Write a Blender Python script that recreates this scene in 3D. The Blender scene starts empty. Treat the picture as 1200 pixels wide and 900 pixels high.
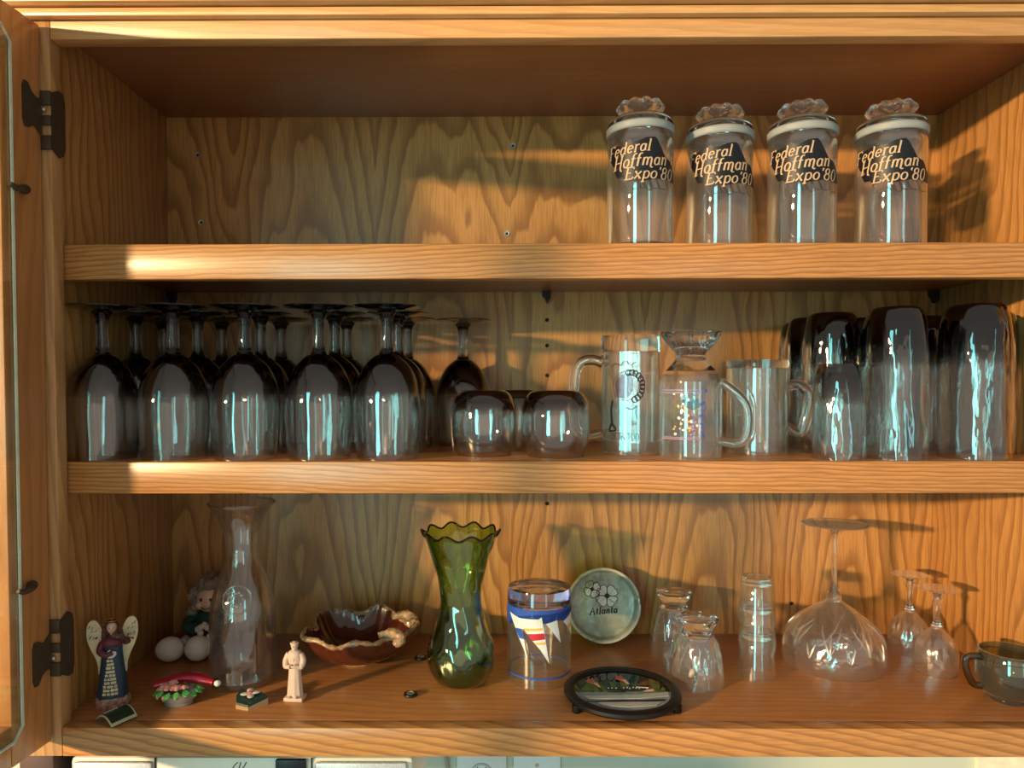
import bpy, bmesh, math, random
from math import sin, cos, pi, radians, sqrt, atan2, hypot
from mathutils import Vector, Matrix, noise
random.seed(7)
sc = bpy.context.scene
COL = sc.collection

# ------------------------------------------------------------------ camera
cam_d = bpy.data.cameras.new('camera')
cam = bpy.data.objects.new('camera', cam_d)
COL.objects.link(cam)
cam.matrix_world = (Matrix.Translation((0, -.7819, .3763)) @ Matrix.Rotation(.0053, 4, 'Z')
                    @ Matrix.Rotation(pi / 2 - .0268, 4, 'X') @ Matrix.Rotation(-.0014, 4, 'Z'))
cam_d.sensor_width = 36
cam_d.lens = 25.5
cam_d.shift_x = .01575
cam_d.shift_y = .01846
cam_d.clip_start = .01
sc.camera = cam

# ------------------------------------------------------------------ world, lights, exposure
w = bpy.data.worlds.new('room_air')
sc.world = w
w.use_nodes = True
wbg = w.node_tree.nodes['Background']
wbg.inputs[0].default_value = (.82, .76, .68, 1)
wbg.inputs[1].default_value = .44


def light(name, kind, loc, target, power, color, **kw):
    d = bpy.data.lights.new(name, kind)
    d.energy = power
    d.color = color
    for k, v in kw.items():
        setattr(d, k, v)
    o = bpy.data.objects.new(name, d)
    COL.objects.link(o)
    o.location = loc
    o.rotation_euler = (Vector(target) - Vector(loc)).to_track_quat('-Z', 'Y').to_euler()
    return o


# low evening sun bounced into the room: warm, small source far to the left of the camera
light('warm_lamp', 'AREA', (-4.57, -4.0, 1.09), (0, .1, .4), 650, (1.0, .66, .35), shape='ELLIPSE', size=.50, size_y=.16)
# two tall windows behind the camera, foliage outside
light('window_light_a', 'AREA', (-1.60, -3.1, .35), (0, .1, .4), 38, (.22, .80, .78), shape='RECTANGLE', size=.62, size_y=1.9)
light('window_light_b', 'AREA', (1.30, -3.0, .35), (0, .1, .4), 6, (.30, .80, .82), shape='RECTANGLE', size=.34, size_y=1.6)
light('room_bounce', 'AREA', (-.3, -2.7, .15), (0, .2, .45), 4.5, (1.0, .84, .62), shape='RECTANGLE', size=2.6, size_y=1.2)
sc.view_settings.view_transform = 'Standard'
sc.view_settings.look = 'None'
sc.view_settings.gamma = 1
sc.view_settings.use_curve_mapping = False
sc.view_settings.exposure = 0.12
sc.cycles.max_bounces = 16
sc.cycles.transmission_bounces = 16
sc.cycles.transparent_max_bounces = 64
sc.cycles.sample_clamp_indirect = 6


# ------------------------------------------------------------------ node helper
class NT:
    def __init__(s, name):
        s.mat = bpy.data.materials.new(name)
        s.mat.use_nodes = True
        s.t = s.mat.node_tree
        s.t.nodes.clear()
        s.out = s.t.nodes.new('ShaderNodeOutputMaterial')

    def n(s, typ, props=None, **ins):
        nd = s.t.nodes.new(typ)
        for k, v in (props or {}).items():
            setattr(nd, k, v)
        for k, v in ins.items():
            s.set(nd, k, v)
        return nd

    def set(s, nd, k, v):
        key = int(k[1:]) if k[0] == 'i' and k[1:].isdigit() else k.replace('_', ' ')
        inp = nd.inputs[key]
        if isinstance(v, bpy.types.NodeSocket):
            s.t.links.new(v, inp)
        else:
            if inp.type == 'RGBA' and len(v) == 3:
                v = (*v, 1)
            inp.default_value = v

    def m(s, op, a, b=0., c=0.):
        nd = s.n('ShaderNodeMath', {'operation': op}, i0=a, i1=b, i2=c)
        return nd.outputs[0]

    def ramp(s, fac, stops):
        nd = s.n('ShaderNodeValToRGB', i0=fac)
        cr = nd.color_ramp
        while len(cr.elements) < len(stops):
            cr.elements.new(.5)
        for e, (p, c) in zip(cr.elements, stops):
            e.position = p
            e.color = (*c, 1)
        return nd.outputs[0]

    def mix(s, f, a, b):
        nd = s.n('ShaderNodeMix', {'data_type': 'RGBA'})
        for idx, v in ((0, f), (6, a), (7, b)):
            if isinstance(v, bpy.types.NodeSocket):
                s.t.links.new(v, nd.inputs[idx])
            elif idx == 0:
                nd.inputs[0].default_value = v
            else:
                nd.inputs[idx].default_value = (*v, 1)
        return nd.outputs[2]

    def bump(s, h, strength=.3, dist=.001):
        return s.n('ShaderNodeBump', Height=h, Strength=strength, Distance=dist).outputs[0]

    def finish(s, shader):
        s.t.links.new(shader, s.out.inputs[0])
        return s.mat


def plain(name, color, rough=.5, metallic=0., coat=0., noise_amt=.12, scale=60., ior=1.45):
    t = NT(name)
    tc = t.n('ShaderNodeTexCoord')
    nz = t.n('ShaderNodeTexNoise', Vector=tc.outputs['Object'], Scale=scale, Detail=3.)
    dark = tuple(c * (1 - noise_amt) for c in color)
    lite = tuple(min(1, c * (1 + noise_amt)) for c in color)
    col = t.ramp(nz.outputs[0], [(.3, dark), (.7, lite)])
    b = t.n('ShaderNodeBsdfPrincipled', Base_Color=col, Roughness=rough, Metallic=metallic, Coat_Weight=coat, IOR=ior)
    return t.finish(b.outputs[0])


def oak(name, grain='X', cross='Z', third='Y', seed=0., light_c=(.52, .255, .075), dark_c=(.22, .088, .022),
        spacing=.0105, slope=.22, flitch=.33, rough=.34, contrast=1., pith=.03, straight=False, wob=.07):
    """plain-sawn oak: growth rings cut by a slanted plane give cathedrals; fine pores run with the grain"""
    t = NT(name)
    tc = t.n('ShaderNodeTexCoord')
    sep = t.n('ShaderNodeSeparateXYZ', Vector=tc.outputs['Object'])
    L, A, T = sep.outputs[grain], sep.outputs[cross], sep.outputs[third]
    L0 = L
    L = t.m('ADD', L, seed * 1.37)
    A = t.m('ADD', A, seed * .061)
    A = t.m('ADD', A, t.m('MULTIPLY', T, .35))
    lo = t.n('ShaderNodeCombineXYZ', X=t.m('MULTIPLY', A, 8.), Y=t.m('MULTIPLY', L, 2.2), Z=seed)
    n1 = t.n('ShaderNodeTexNoise', Vector=lo.outputs[0], Scale=1., Detail=2.5, Roughness=.55)
    mid = t.n('ShaderNodeCombineXYZ', X=t.m('MULTIPLY', A, 70.), Y=t.m('MULTIPLY', L, 16.), Z=seed)
    n2 = t.n('ShaderNodeTexNoise', Vector=mid.outputs[0], Scale=1., Detail=2.)
    fi = t.n('ShaderNodeCombineXYZ', X=t.m('MULTIPLY', A, 520.), Y=t.m('MULTIPLY', L, 26.), Z=seed)
    n3 = t.n('ShaderNodeTexNoise', Vector=fi.outputs[0], Scale=1., Detail=2.)
    warp = t.m('MULTIPLY', t.m('SUBTRACT', n1.outputs[0], .5), wob)
    warp2 = t.m('MULTIPLY', t.m('SUBTRACT', n2.outputs[0], .5), .0055)
    a = t.m('SUBTRACT', t.m('PINGPONG', A, flitch / 2), flitch / 4)
    a = t.m('ADD', a, t.m('MULTIPLY', warp, .8))
    c = t.m('ADD', t.m('ADD', t.m('MULTIPLY', L0, slope), pith), t.m('MULTIPLY', warp, .55))
    d = t.m('SQRT', t.m('ADD', t.m('MULTIPLY', a, a), t.m('MULTIPLY', c, c)))
    if straight:
        d = t.m('ADD', t.m('ADD', A, t.m('MULTIPLY', L0, slope)), t.m('MULTIPLY', warp, pith))
    ring = t.m('FRACT', t.m('DIVIDE', t.m('ADD', d, warp2), spacing))
    rcol = t.ramp(ring, [(0., (0, 0, 0)), (.16, (.16, .16, .16)), (.42, (.80, .80, .80)), (.90, (1, 1, 1)), (1., (.0, .0, .0))])
    tone = t.m('ADD', t.m('MULTIPLY', rcol, .78 * contrast), 1 - .78 * contrast)
    pore = t.ramp(n3.outputs[0], [(.36, (.62, .62, .62)), (.56, (1, 1, 1))])
    tone = t.m('MULTIPLY', tone, pore)
    big = t.m('ADD', t.m('MULTIPLY', n1.outputs[0], .30), .84)
    col = t.mix(tone, dark_c, light_c)
    hs = t.n('ShaderNodeHueSaturation', Color=col, Value=big)
    bp = t.bump(t.m('ADD', pore, t.m('MULTIPLY', rcol, .3)), .12, .0004)
    b = t.n('ShaderNodeBsdfPrincipled', Base_Color=hs.outputs[0], Roughness=rough, Normal=bp, Coat_Weight=.25, Coat_Roughness=.25)
    return t.finish(b.outputs[0])


def thin_glass(name, tint=(.96, .97, .96), gloss=1.6, rough=.02, wavy=0., wavy_scale=(60, 60, 18), dense_z=None, power=1., haze=.0):
    """thin blown wall: light passes straight, thicker path and more mirror towards grazing angles"""
    t = NT(name)
    tc = t.n('ShaderNodeTexCoord')
    lw = t.n('ShaderNodeLayerWeight', Blend=.5)
    f = lw.outputs['Facing']
    cosv = t.m('SUBTRACT', 1., f)
    ex = t.m('DIVIDE', power, t.m('ADD', cosv, .16))
    if dense_z:
        sep = t.n('ShaderNodeSeparateXYZ', Vector=tc.outputs['Object'])
        k = t.n('ShaderNodeMapRange', i0=sep.outputs['Z'], i1=dense_z[0], i2=dense_z[1], i3=1., i4=dense_z[2])
        ex = t.m('MULTIPLY', ex, k.outputs[0])
    cc = t.n('ShaderNodeCombineColor', i0=t.m('POWER', tint[0], ex), i1=t.m('POWER', tint[1], ex), i2=t.m('POWER', tint[2], ex))
    tr = t.n('ShaderNodeBsdfTransparent', Color=cc.outputs[0])
    args = {}
    if wavy:
        mp = t.n('ShaderNodeMapping', Vector=tc.outputs['Object'], Scale=wavy_scale)
        nz = t.n('ShaderNodeTexNoise', Vector=mp.outputs[0], Scale=1., Detail=1.5)
        args['Normal'] = t.bump(nz.outputs[0], wavy, .004)
    gl = t.n('ShaderNodeBsdfGlossy', Roughness=rough, Color=(1, 1, 1), **args)
    fr = t.m('ADD', .04, t.m('MULTIPLY', .85, t.m('POWER', f, 4.5)))
    fr = t.m('MINIMUM', t.m('MULTIPLY', fr, gloss), .9)
    mx = t.n('ShaderNodeMixShader', i0=fr, i1=tr.outputs[0], i2=gl.outputs[0])
    if haze:
        df = t.n('ShaderNodeBsdfDiffuse', Color=(.8, .8, .8))
        hz_ = t.m('MINIMUM', t.m('MULTIPLY', haze, t.m('DIVIDE', 1., t.m('ADD', cosv, .15))), .5)
        mx = t.n('ShaderNodeMixShader', i0=hz_, i1=mx.outputs[0], i2=df.outputs[0])
    return t.finish(mx.outputs[0])


def thick_glass(name, color=(1, 1, 1), rough=0., ior=1.48, wavy=0., wscale=40., haze=.0):
    t = NT(name)
    args = {}
    if wavy:
        tc = t.n('ShaderNodeTexCoord')
        nz = t.n('ShaderNodeTexNoise', Vector=tc.outputs['Object'], Scale=wscale, Detail=1.)
        args['Normal'] = t.bump(nz.outputs[0], wavy, .003)
    g = t.n('ShaderNodeBsdfGlass', Color=color, Roughness=rough, IOR=ior, **args)
    if haze:
        df = t.n('ShaderNodeBsdfDiffuse', Color=(.8, .8, .8))
        g = t.n('ShaderNodeMixShader', i0=haze, i1=g.outputs[0], i2=df.outputs[0])
    return t.finish(g.outputs[0])


# ------------------------------------------------------------------ mesh helpers
def link(name, me_or_none, parent=None):
    o = bpy.data.objects.new(name, me_or_none)
    COL.objects.link(o)
    if parent:
        o.parent = parent
    return o


def obj(name, bm, mat, parent=None, smooth=35, recalc=True):
    if recalc:
        bmesh.ops.recalc_face_normals(bm, faces=bm.faces)
    me = bpy.data.meshes.new(name)
    bm.to_mesh(me)
    bm.free()
    if smooth:
        me.polygons.foreach_set('use_smooth', [True] * len(me.polygons))
        me.set_sharp_from_angle(angle=radians(smooth))
    for mt in (mat if isinstance(mat, (list, tuple)) else [mat]):
        me.materials.append(mt)
    return link(name, me, parent)


def thing(name, label, cat, loc=(0, 0, 0), rz=0., group=None, rot=None):
    o = link(name, None)
    o.location = loc
    o.rotation_euler = rot if rot else (0, 0, rz)
    o.empty_display_size = .02
    return tag(o, label, cat, group)


def tag(o, label, cat, group=None):
    o['label'] = label
    o['category'] = cat
    if group:
        o['group'] = group
    return o


def copy_tree(root, loc, label, rz=0., scale=None):
    c = root.copy()
    COL.objects.link(c)
    c.location = loc
    c.rotation_euler = (0, 0, rz)
    if scale:
        c.scale = scale
    c['label'] = label
    for ch in list(root.children):
        d = ch.copy()
        COL.objects.link(d)
        d.parent = c
        for g in list(ch.children):
            e = g.copy()
            COL.objects.link(e)
            e.parent = d
    return c


def box(bm, x0, x1, y0, y1, z0, z1, bevel=0.):
    vs = [bm.verts.new(p) for p in ((x0, y0, z0), (x1, y0, z0), (x1, y1, z0), (x0, y1, z0),
                                    (x0, y0, z1), (x1, y0, z1), (x1, y1, z1), (x0, y1, z1))]
    fs = [bm.faces.new([vs[i] for i in f]) for f in ((0, 3, 2, 1), (4, 5, 6, 7), (0, 1, 5, 4), (1, 2, 6, 5), (2, 3, 7, 6), (3, 0, 4, 7))]
    if bevel:
        es = list({e for f in fs for e in f.edges})
        bmesh.ops.bevel(bm, geom=es, offset=bevel, segments=2, affect='EDGES', profile=.5)
    return bm


def boxm(*a, **k):
    bm = bmesh.new()
    return box(bm, *a, **k)


def lathe(bm, prof, seg=48, fn=None, cx=0., cy=0., closed=False):
    """prof [(r,z)]; fn(r,z,theta,i)->(r,z) shapes it; closed joins last ring to first"""
    rings = []
    for i, (r, z) in enumerate(prof):
        if r < 1e-6:
            rings.append([bm.verts.new((cx, cy, z))])
            continue
        row = []
        for k in range(seg):
            th = 2 * pi * k / seg
            rr, zz = (r, z) if fn is None else fn(r, z, th, i)
            row.append(bm.verts.new((cx + rr * cos(th), cy + rr * sin(th), zz)))
        rings.append(row)
    prs = list(zip(rings, rings[1:]))
    if closed:
        prs.append((rings[-1], rings[0]))
    for a, b in prs:
        for k in range(seg):
            k2 = (k + 1) % seg
            if len(a) == 1 and len(b) == 1:
                continue
            if len(a) == 1:
                bm.faces.new((a[0], b[k], b[k2]))
            elif len(b) == 1:
                bm.faces.new((a[k], b[0], a[k2]))
            else:
                bm.faces.new((a[k], b[k], b[k2], a[k2]))
    return bm


def lathem(prof, **k):
    return lathe(bmesh.new(), prof, **k)


def spline(pts, n=6):
    """catmull-rom through 2-D or 3-D points"""
    P = [Vector(p) for p in pts]
    P = [P[0] * 2 - P[1]] + P + [P[-1] * 2 - P[-2]]
    out = []
    for i in range(1, len(P) - 2):
        a, b, c, d = P[i - 1:i + 3]
        for k in range(n):
            u = k / n
            out.append(.5 * ((2 * b) + (c - a) * u + (2 * a - 5 * b + 4 * c - d) * u * u + (3 * b - a - 3 * c + d) * u ** 3))
    out.append(P[-2])
    return out


def sprof(pts, n=5):
    return [(max(0., p[0]), p[1]) for p in spline([(a, b) for a, b in pts], n)]


def tube(bm, pts, rad, seg=12, cap=True, flat=1., closed=False):
    """rad: number or list; flat squeezes the section along its binormal"""
    P = [Vector(p) for p in pts]
    n = len(P)
    R = rad if isinstance(rad, (list, tuple)) else [rad] * n
    t0 = (P[1] - P[0]).normalized()
    up = Vector((0, 0, 1)) if abs(t0.z) < .9 else Vector((0, 1, 0))
    nn = t0.cross(up).normalized()
    rows = []
    for i in range(n):
        if closed:
            t = (P[(i + 1) % n] - P[i - 1]).normalized()
        else:
            t = (P[min(i + 1, n - 1)] - P[max(i - 1, 0)]).normalized()
        nn = (nn - t * nn.dot(t)).normalized()
        bb = t.cross(nn)
        rows.append([bm.verts.new(P[i] + (nn * cos(2 * pi * k / seg) + bb * sin(2 * pi * k / seg) * flat) * R[i]) for k in range(seg)])
    prs = list(zip(rows, rows[1:]))
    if closed:
        prs.append((rows[-1], rows[0]))
    for a, b in prs:
        for k in range(seg):
            bm.faces.new((a[k], a[(k + 1) % seg], b[(k + 1) % seg], b[k]))
    if cap and not closed:
        bm.faces.new(rows[0])
        bm.faces.new(list(reversed(rows[-1])))
    return bm


def tubem(*a, **k):
    return tube(bmesh.new(), *a, **k)


def ball(bm, c, r, seg=20, rings=12, squash=(1, 1, 1), lump=0., lscale=40.):
    vs = bmesh.ops.create_uvsphere(bm, u_segments=seg, v_segments=rings, radius=1.)['verts']
    for v in vs:
        p = v.co.copy()
        k = 1 + (lump * noise.noise(Vector((c[0], c[1], c[2])) * 37 + p * lscale * .05) if lump else 0)
        v.co = Vector((c[0] + p.x * r * squash[0] * k, c[1] + p.y * r * squash[1] * k, c[2] + p.z * r * squash[2] * k))
    return bm


def ballm(*a, **k):
    return ball(bmesh.new(), *a, **k)


def prism(bm, poly, y0, y1):
    """polygon in XZ, thick along Y"""
    a = [bm.verts.new((x, y0, z)) for x, z in poly]
    b = [bm.verts.new((x, y1, z)) for x, z in poly]
    bm.faces.new(a)
    bm.faces.new(list(reversed(b)))
    n = len(poly)
    for i in range(n):
        j = (i + 1) % n
        bm.faces.new((a[i], b[i], b[j], a[j]))
    return bm


def flat_poly(bm, poly):
    """polygon (x,z) as a flat face facing -Y"""
    f = bm.faces.new([bm.verts.new((x, 0, z)) for x, z in poly])
    return f


def wrap(bm, R, step=.002, z_slope=None):
    """bend a flat XZ print round a vertical cylinder of radius R (front = -Y)"""
    bmesh.ops.triangulate(bm, faces=bm.faces)
    xs = [v.co.x for v in bm.verts]
    x = math.floor(min(xs) / step) * step
    while x < max(xs):
        g = bm.verts[:] + bm.edges[:] + bm.faces[:]
        bmesh.ops.bisect_plane(bm, geom=g, plane_co=(x, 0, 0), plane_no=(1, 0, 0))
        x += step
    for v in bm.verts:
        rr = (R(v.co.z) if callable(R) else R)
        a = v.co.x / (R(v.co.z) if callable(R) else R)
        v.co = Vector((rr * sin(a), -rr * cos(a), v.co.z))
    return bm


def put(bm, M):
    bmesh.ops.transform(bm, matrix=M, verts=bm.verts)
    return bm


# ------------------------------------------------------------------ broad-nib lettering
def arc(cx, cy, rx, ry, a0, a1, n=12):
    return [(cx + rx * cos(radians(a0 + (a1 - a0) * i / n)), cy + ry * sin(radians(a0 + (a1 - a0) * i / n))) for i in range(n + 1)]


GL = {  # width, strokes; x-height .62, cap 1.0, descender -.28
    'F': (.62, [[(.14, 0), (.14, 1)], [(0, 1), (.58, 1), (.6, .84)], [(.14, .52), (.44, .52)], [(.02, 0), (.28, 0)]]),
    'H': (.78, [[(.12, 0), (.12, 1)], [(.62, 1), (.62, .1), (.68, -.14), (.82, -.2)], [(.12, .5), (.62, .5)], [(0, 1), (.24, 1)], [(0, 0), (.24, 0)], [(.5, 1), (.74, 1)]]),
    'E': (.66, [[(.14, 0), (.14, 1)], [(0, 1), (.56, 1), (.58, .84)], [(.14, .52), (.42, .52)], [(0, 0), (.58, 0), (.62, .18)]]),
    'A': (.74, [[(.02, 0), (.34, 1), (.66, 0)], [(.14, .38), (.54, .38)], [(-.04, 0), (.12, 0)], [(.54, 0), (.76, 0)]]),
    'e': (.50, [[(.06, .33), (.43, .35)] + arc(.25, .32, .19, .31, 15, 320)]),
    'd': (.56, [arc(.25, .31, .19, .31, 30, 330), [(.44, 1), (.44, .0), (.54, .02)], [(.34, 1), (.44, 1)]]),
    'r': (.40, [[(.12, 0), (.12, .62)], [(.02, .62), (.12, .62)], arc(.28, .46, .15, .15, 170, 50), [(.02, 0), (.22, 0)]]),
    'a': (.52, [arc(.24, .30, .18, .30, 35, 330), [(.42, .6), (.42, .05), (.52, .02)]]),
    'l': (.28, [[(.04, 1), (.14, 1), (.14, 0)], [(.04, 0), (.26, 0)]]),
    'o': (.52, [arc(.25, .31, .20, .31, 0, 360, 20)]),
    'f': (.36, [[(.14, -.02), (.14, .72)] + arc(.27, .78, .13, .2, 190, 50), [(.0, .60), (.32, .60)]]),
    'm': (.84, [[(.12, 0), (.12, .62)], [(.02, .62), (.12, .62)], arc(.27, .42, .14, .19, 170, 0) + [(.41, 0)], arc(.56, .42, .14, .19, 170, 0) + [(.70, .0)]]),
    'M': (.84, [[(.12, 0), (.12, .62)], arc(.27, .42, .14, .19, 170, 0) + [(.41, 0)], arc(.56, .42, .14, .19, 170, 0) + [(.70, -.12), (.78, -.2), (.9, -.16)]]),
    'n': (.56, [[(.12, 0), (.12, .62)], [(.02, .62), (.12, .62)], arc(.28, .42, .15, .19, 170, 0) + [(.43, 0), (.52, .02)]]),
    'x': (.50, [[(.04, .62), (.44, 0)], [(.44, .62), (.04, 0)], [(-.02, .62), (.14, .62)], [(.34, 0), (.5, 0)]]),
    'p': (.54, [[(.12, -.3), (.12, .62)], arc(.29, .31, .19, .31, 150, -150), [(.0, -.3), (.24, -.3)]]),
    't': (.34, [[(.14, .85), (.14, .1), (.22, 0), (.32, .05)], [(.02, .60), (.30, .60)]]),
    "'": (.20, [[(.12, 1.02), (.08, .78)]]),
    '8': (.56, [arc(.26, .75, .17, .23, 0, 360, 18), arc(.26, .27, .21, .27, 0, 360, 18)]),
    '0': (.56, [arc(.27, .5, .21, .5, 0, 360, 20)]),
    'D': (.70, [[(.14, 0), (.14, 1)], [(.02, 1)] + arc(.24, .5, .4, .5, 90, -90) + [(.02, 0)]]),
    'T': (.66, [[(.33, 0), (.33, 1)], [(0, .86), (.02, 1), (.64, 1), (.66, .86)]]),
    'O': (.74, [arc(.36, .5, .32, .5, 0, 360, 20)]),
    ' ': (.3, []),
}


def ribbon(bm, pts, thick, thin, y=0.):
    P = [Vector((p[0], p[1])) for p in pts]
    n = len(P)
    L, R = [], []
    for i in range(n):
        t = (P[min(i + 1, n - 1)] - P[max(i - 1, 0)])
        t = t.normalized() if t.length > 1e-9 else Vector((1, 0))
        wd = (thin + (thick - thin) * abs(t.y) ** 1.3) / 2
        nn = Vector((-t.y, t.x)) * wd
        L.append(bm.verts.new((P[i].x + nn.x, y, P[i].y + nn.y)))
        R.append(bm.verts.new((P[i].x - nn.x, y, P[i].y - nn.y)))
    for i in range(n - 1):
        try:
            bm.faces.new((R[i], R[i + 1], L[i + 1], L[i]))
        except ValueError:
            pass


def write(bm, s, x, z, h, slant=.22, thick=.15, thin=.055, rise=0., gap=.06, squeeze=1.):
    """returns end x; rise tilts the base line"""
    for ch in s:
        wd, strokes = GL[ch]
        for st in strokes:
            pts = []
            for (a, b) in st:
                xx = x + (a * squeeze + b * slant) * h
                pts.append((xx, z + b * h + (xx - x) * rise * 0 + rise * (xx)))
            ribbon(bm, pts, thick * h, thin * h)
        x += (wd * squeeze + gap) * h
    return x


# ------------------------------------------------------------------ materials
M = {}
M['back'] = oak('oak_back_veneer', 'Z', 'X', 'Y', seed=1.3, spacing=.0125, slope=.13, flitch=.40, pith=.035, wob=.13)
M['side'] = oak('oak_side_veneer', 'Z', 'Y', 'X', seed=3.1, spacing=.017, slope=.05, straight=True, pith=1.3, wob=.10, contrast=.85)
M['floor'] = oak('oak_floor_veneer', 'X', 'Y', 'Z', seed=2.2, spacing=.013, slope=.03, pith=.8, straight=True, light_c=(.45, .185, .058), dark_c=(.29, .11, .036), contrast=.7)
M['top'] = oak('oak_top_veneer', 'X', 'Y', 'Z', seed=5.2, spacing=.02, slope=.03, pith=1., straight=True, light_c=(.33, .145, .055), dark_c=(.25, .10, .036), contrast=.6)
M['lip'] = oak('oak_edge_strip', 'X', 'Z', 'Y', seed=4.4, spacing=.0052, slope=-.035, straight=True, light_c=(.58, .265, .080), dark_c=(.26, .105, .028), pith=.28)
M['lip2'] = oak('oak_edge_strip_b', 'X', 'Z', 'Y', seed=6.7, spacing=.0048, slope=.02, straight=True, light_c=(.58, .260, .078), dark_c=(.26, .105, .028), pith=.30)
M['rail'] = oak('oak_rail', 'X', 'Z', 'Y', seed=8.1, spacing=.0095, slope=.20, straight=True, light_c=(.58, .27, .080), dark_c=(.27, .11, .030), pith=.32)
M['rail_t'] = oak('oak_top_rail', 'X', 'Z', 'Y', seed=12.3, spacing=.011, slope=.06, straight=True, light_c=(.60, .32, .12), dark_c=(.42, .21, .07), pith=.5, contrast=.75)
M['crown'] = oak('oak_crown', 'X', 'Z', 'Y', seed=9.4, spacing=.006, slope=.02, straight=True, light_c=(.66, .38, .15), dark_c=(.48, .25, .09), contrast=.7, pith=.5)
M['stile'] = oak('oak_stile', 'Z', 'X', 'Y', seed=7.5, spacing=.010, slope=.06, straight=True, pith=.6, light_c=(.55, .30, .115), dark_c=(.36, .175, .06))
M['door'] = oak('oak_door', 'Z', 'Y', 'X', seed=2.9, spacing=.016, slope=.06, straight=True, pith=1., light_c=(.48, .205, .060), dark_c=(.31, .138, .044), contrast=.8)
M['bronze'] = plain('bronze_metal', (.085, .062, .040), .45, .55, scale=200)
M['dark'] = plain('black_metal', (.018, .017, .016), .4, .5)
M['hole'] = plain('hole_shadow', (.02, .015, .01), .9)
M['screw'] = plain('zinc_screw', (.55, .52, .46), .35, .8)
M['chrome'] = plain('chrome', (.8, .8, .8), .15, 1.)
M['clear'] = thin_glass('clear_blown_glass', (.955, .965, .955), 1.7, haze=.012)
M['clear_jar'] = thin_glass('clear_jar_glass', (.955, .96, .95), 2.4, wavy=.12, wavy_scale=(30, 30, 8), haze=.009)
M['clear_mug'] = thin_glass('clear_mug_glass', (.95, .96, .95), 3.0, wavy=.10, wavy_scale=(90, 90, 3), haze=.015)
M['facet'] = thin_glass('faceted_glass_wall', (.94, .95, .94), 3.5, wavy=.8, wavy_scale=(85, 85, 45), haze=.03)
M['pane'] = thin_glass('window_pane', (.90, .93, .90), 2.0, power=.8)
M['smoke'] = thin_glass('smoke_glass', (.885, .875, .865), 1.9, wavy=.16, wavy_scale=(75, 75, 16), dense_z=(.07, .125, 13.))
M['smoke_foot'] = thin_glass('smoke_glass_foot', (.42, .42, .41), 1.4, power=1.2)
M['smoke_t'] = thin_glass('smoke_tumbler_glass', (.885, .88, .87), 2.0, wavy=.55, wavy_scale=(85, 85, 24), dense_z=(.105, .160, 14.))
M['smoke_s'] = thin_glass('smoke_small_tumbler_glass', (.915, .905, .895), 2.3, wavy=.5, wavy_scale=(95, 95, 30), dense_z=(.06, .105, 13.))
M['smoke_r'] = thin_glass('smoke_round_glass', (.915, .905, .895), 2.3, wavy=.15, wavy_scale=(60, 60, 25), dense_z=(.052, .075, 13.))
M['smoke_stem'] = thick_glass('smoke_stem', (.70, .70, .70))
M['solid'] = thick_glass('solid_glass', (.99, .995, .99), haze=.012)
M['solid_w'] = thick_glass('pressed_glass', (.98, .985, .98), wavy=.5, wscale=70.)
M['green_glass'] = thin_glass('green_glass', (.60, .76, .34), 2.6, wavy=.35, wavy_scale=(50, 50, 14), power=.85, dense_z=(.05, 0., 2.))
M['olive_glass'] = thin_glass('olive_glass', (.50, .53, .34), 2.2, haze=.02, power=.8)
M['gasket'] = plain('seal_ring', (.27, .30, .30), .45)
M['ink'] = plain('black_enamel', (.005, .006, .009), .4)
M['ink_blue'] = plain('blue_enamel', (.03, .09, .42), .35)
M['ink_lav'] = plain('lavender_enamel', (.30, .26, .52), .35)
M['ink_white'] = plain('white_enamel', (.80, .80, .78), .4)
M['ink_red'] = plain('red_enamel', (.55, .02, .04), .35)
M['ink_gold'] = plain('yellow_enamel', (.80, .48, .10), .35)
M['cream_letter'] = plain('letter_cream', (.52, .36, .22), .5)
M['teal'] = plain('teal_enamel', (.05, .28, .42), .3)
M['pinkish'] = plain('rose_enamel', (.40, .20, .30), .3)

# ------------------------------------------------------------------ the cabinet
XL, XR, XS = -.4923, .6452, -.480
ZC, ZR = .770, .744
cab = thing('cabinet', 'open oak wall cabinet with two shelves and a glass door folded back', 'cabinet', (0, 0, 0))


def cpart(name, mat, *a, bevel=.0008, parent=None):
    return obj(name, boxm(*a, bevel=bevel), mat, parent or cab)


cpart('back_panel', M['back'], XL - .01, XR + .01, .300, .306, -.02, ZC + .01, bevel=0)
cpart('side_panel', M['side'], XL - .016, XL, .0195, .3, -.02, ZC + .01)
cpart('side_panel', M['side'], XR, XR + .016, .0195, .3, -.02, ZC + .01)
cpart('bottom_panel', M['floor'], XL, XR, .0195, .2999, -.014, 0.)
cpart('top_panel', M['top'], XL, XR, .0195, .2999, ZC, ZC + .014)
cpart('stile', M['stile'], -.532, XS, 0., .019, -.0318, ZC + .02, bevel=.0015)
cpart('stile', M['stile'], XR - .013, XR + .04, 0., .019, -.0318, ZC + .02, bevel=.0015)
cpart('top_rail', M['rail_t'], XS + .0002, XR - .0132, 0., .019, ZR, ZC + .03, bevel=.0015)
cpart('bottom_rail', M['rail'], XS + .0002, XR - .0132, 0., .0192, -.0318, 0., bevel=.0015)
mo = bmesh.new()
for y, z0, z1 in ((-.011, .7635, .7725), (-.021, .7735, .84)):
    box(mo, -.56, XR + .06, y, -.0003, z0, z1, bevel=.0022)
obj('crown_molding', mo, M['crown'], cab)
for zt, zb, mt in ((.5307, .4918, 'lip'), (.2896, .2539, 'lip2')):
    s = cpart('shelf', M['floor'], XL + .0015, XR - .0015, .040, .2985, zt - .019, zt)
    e = bmesh.new()
    box(e, XL + .0015, XR - .0015, .0215, .0398, zb, zt, bevel=.0016)
    obj('edge_strip', e, M[mt], s)
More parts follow.
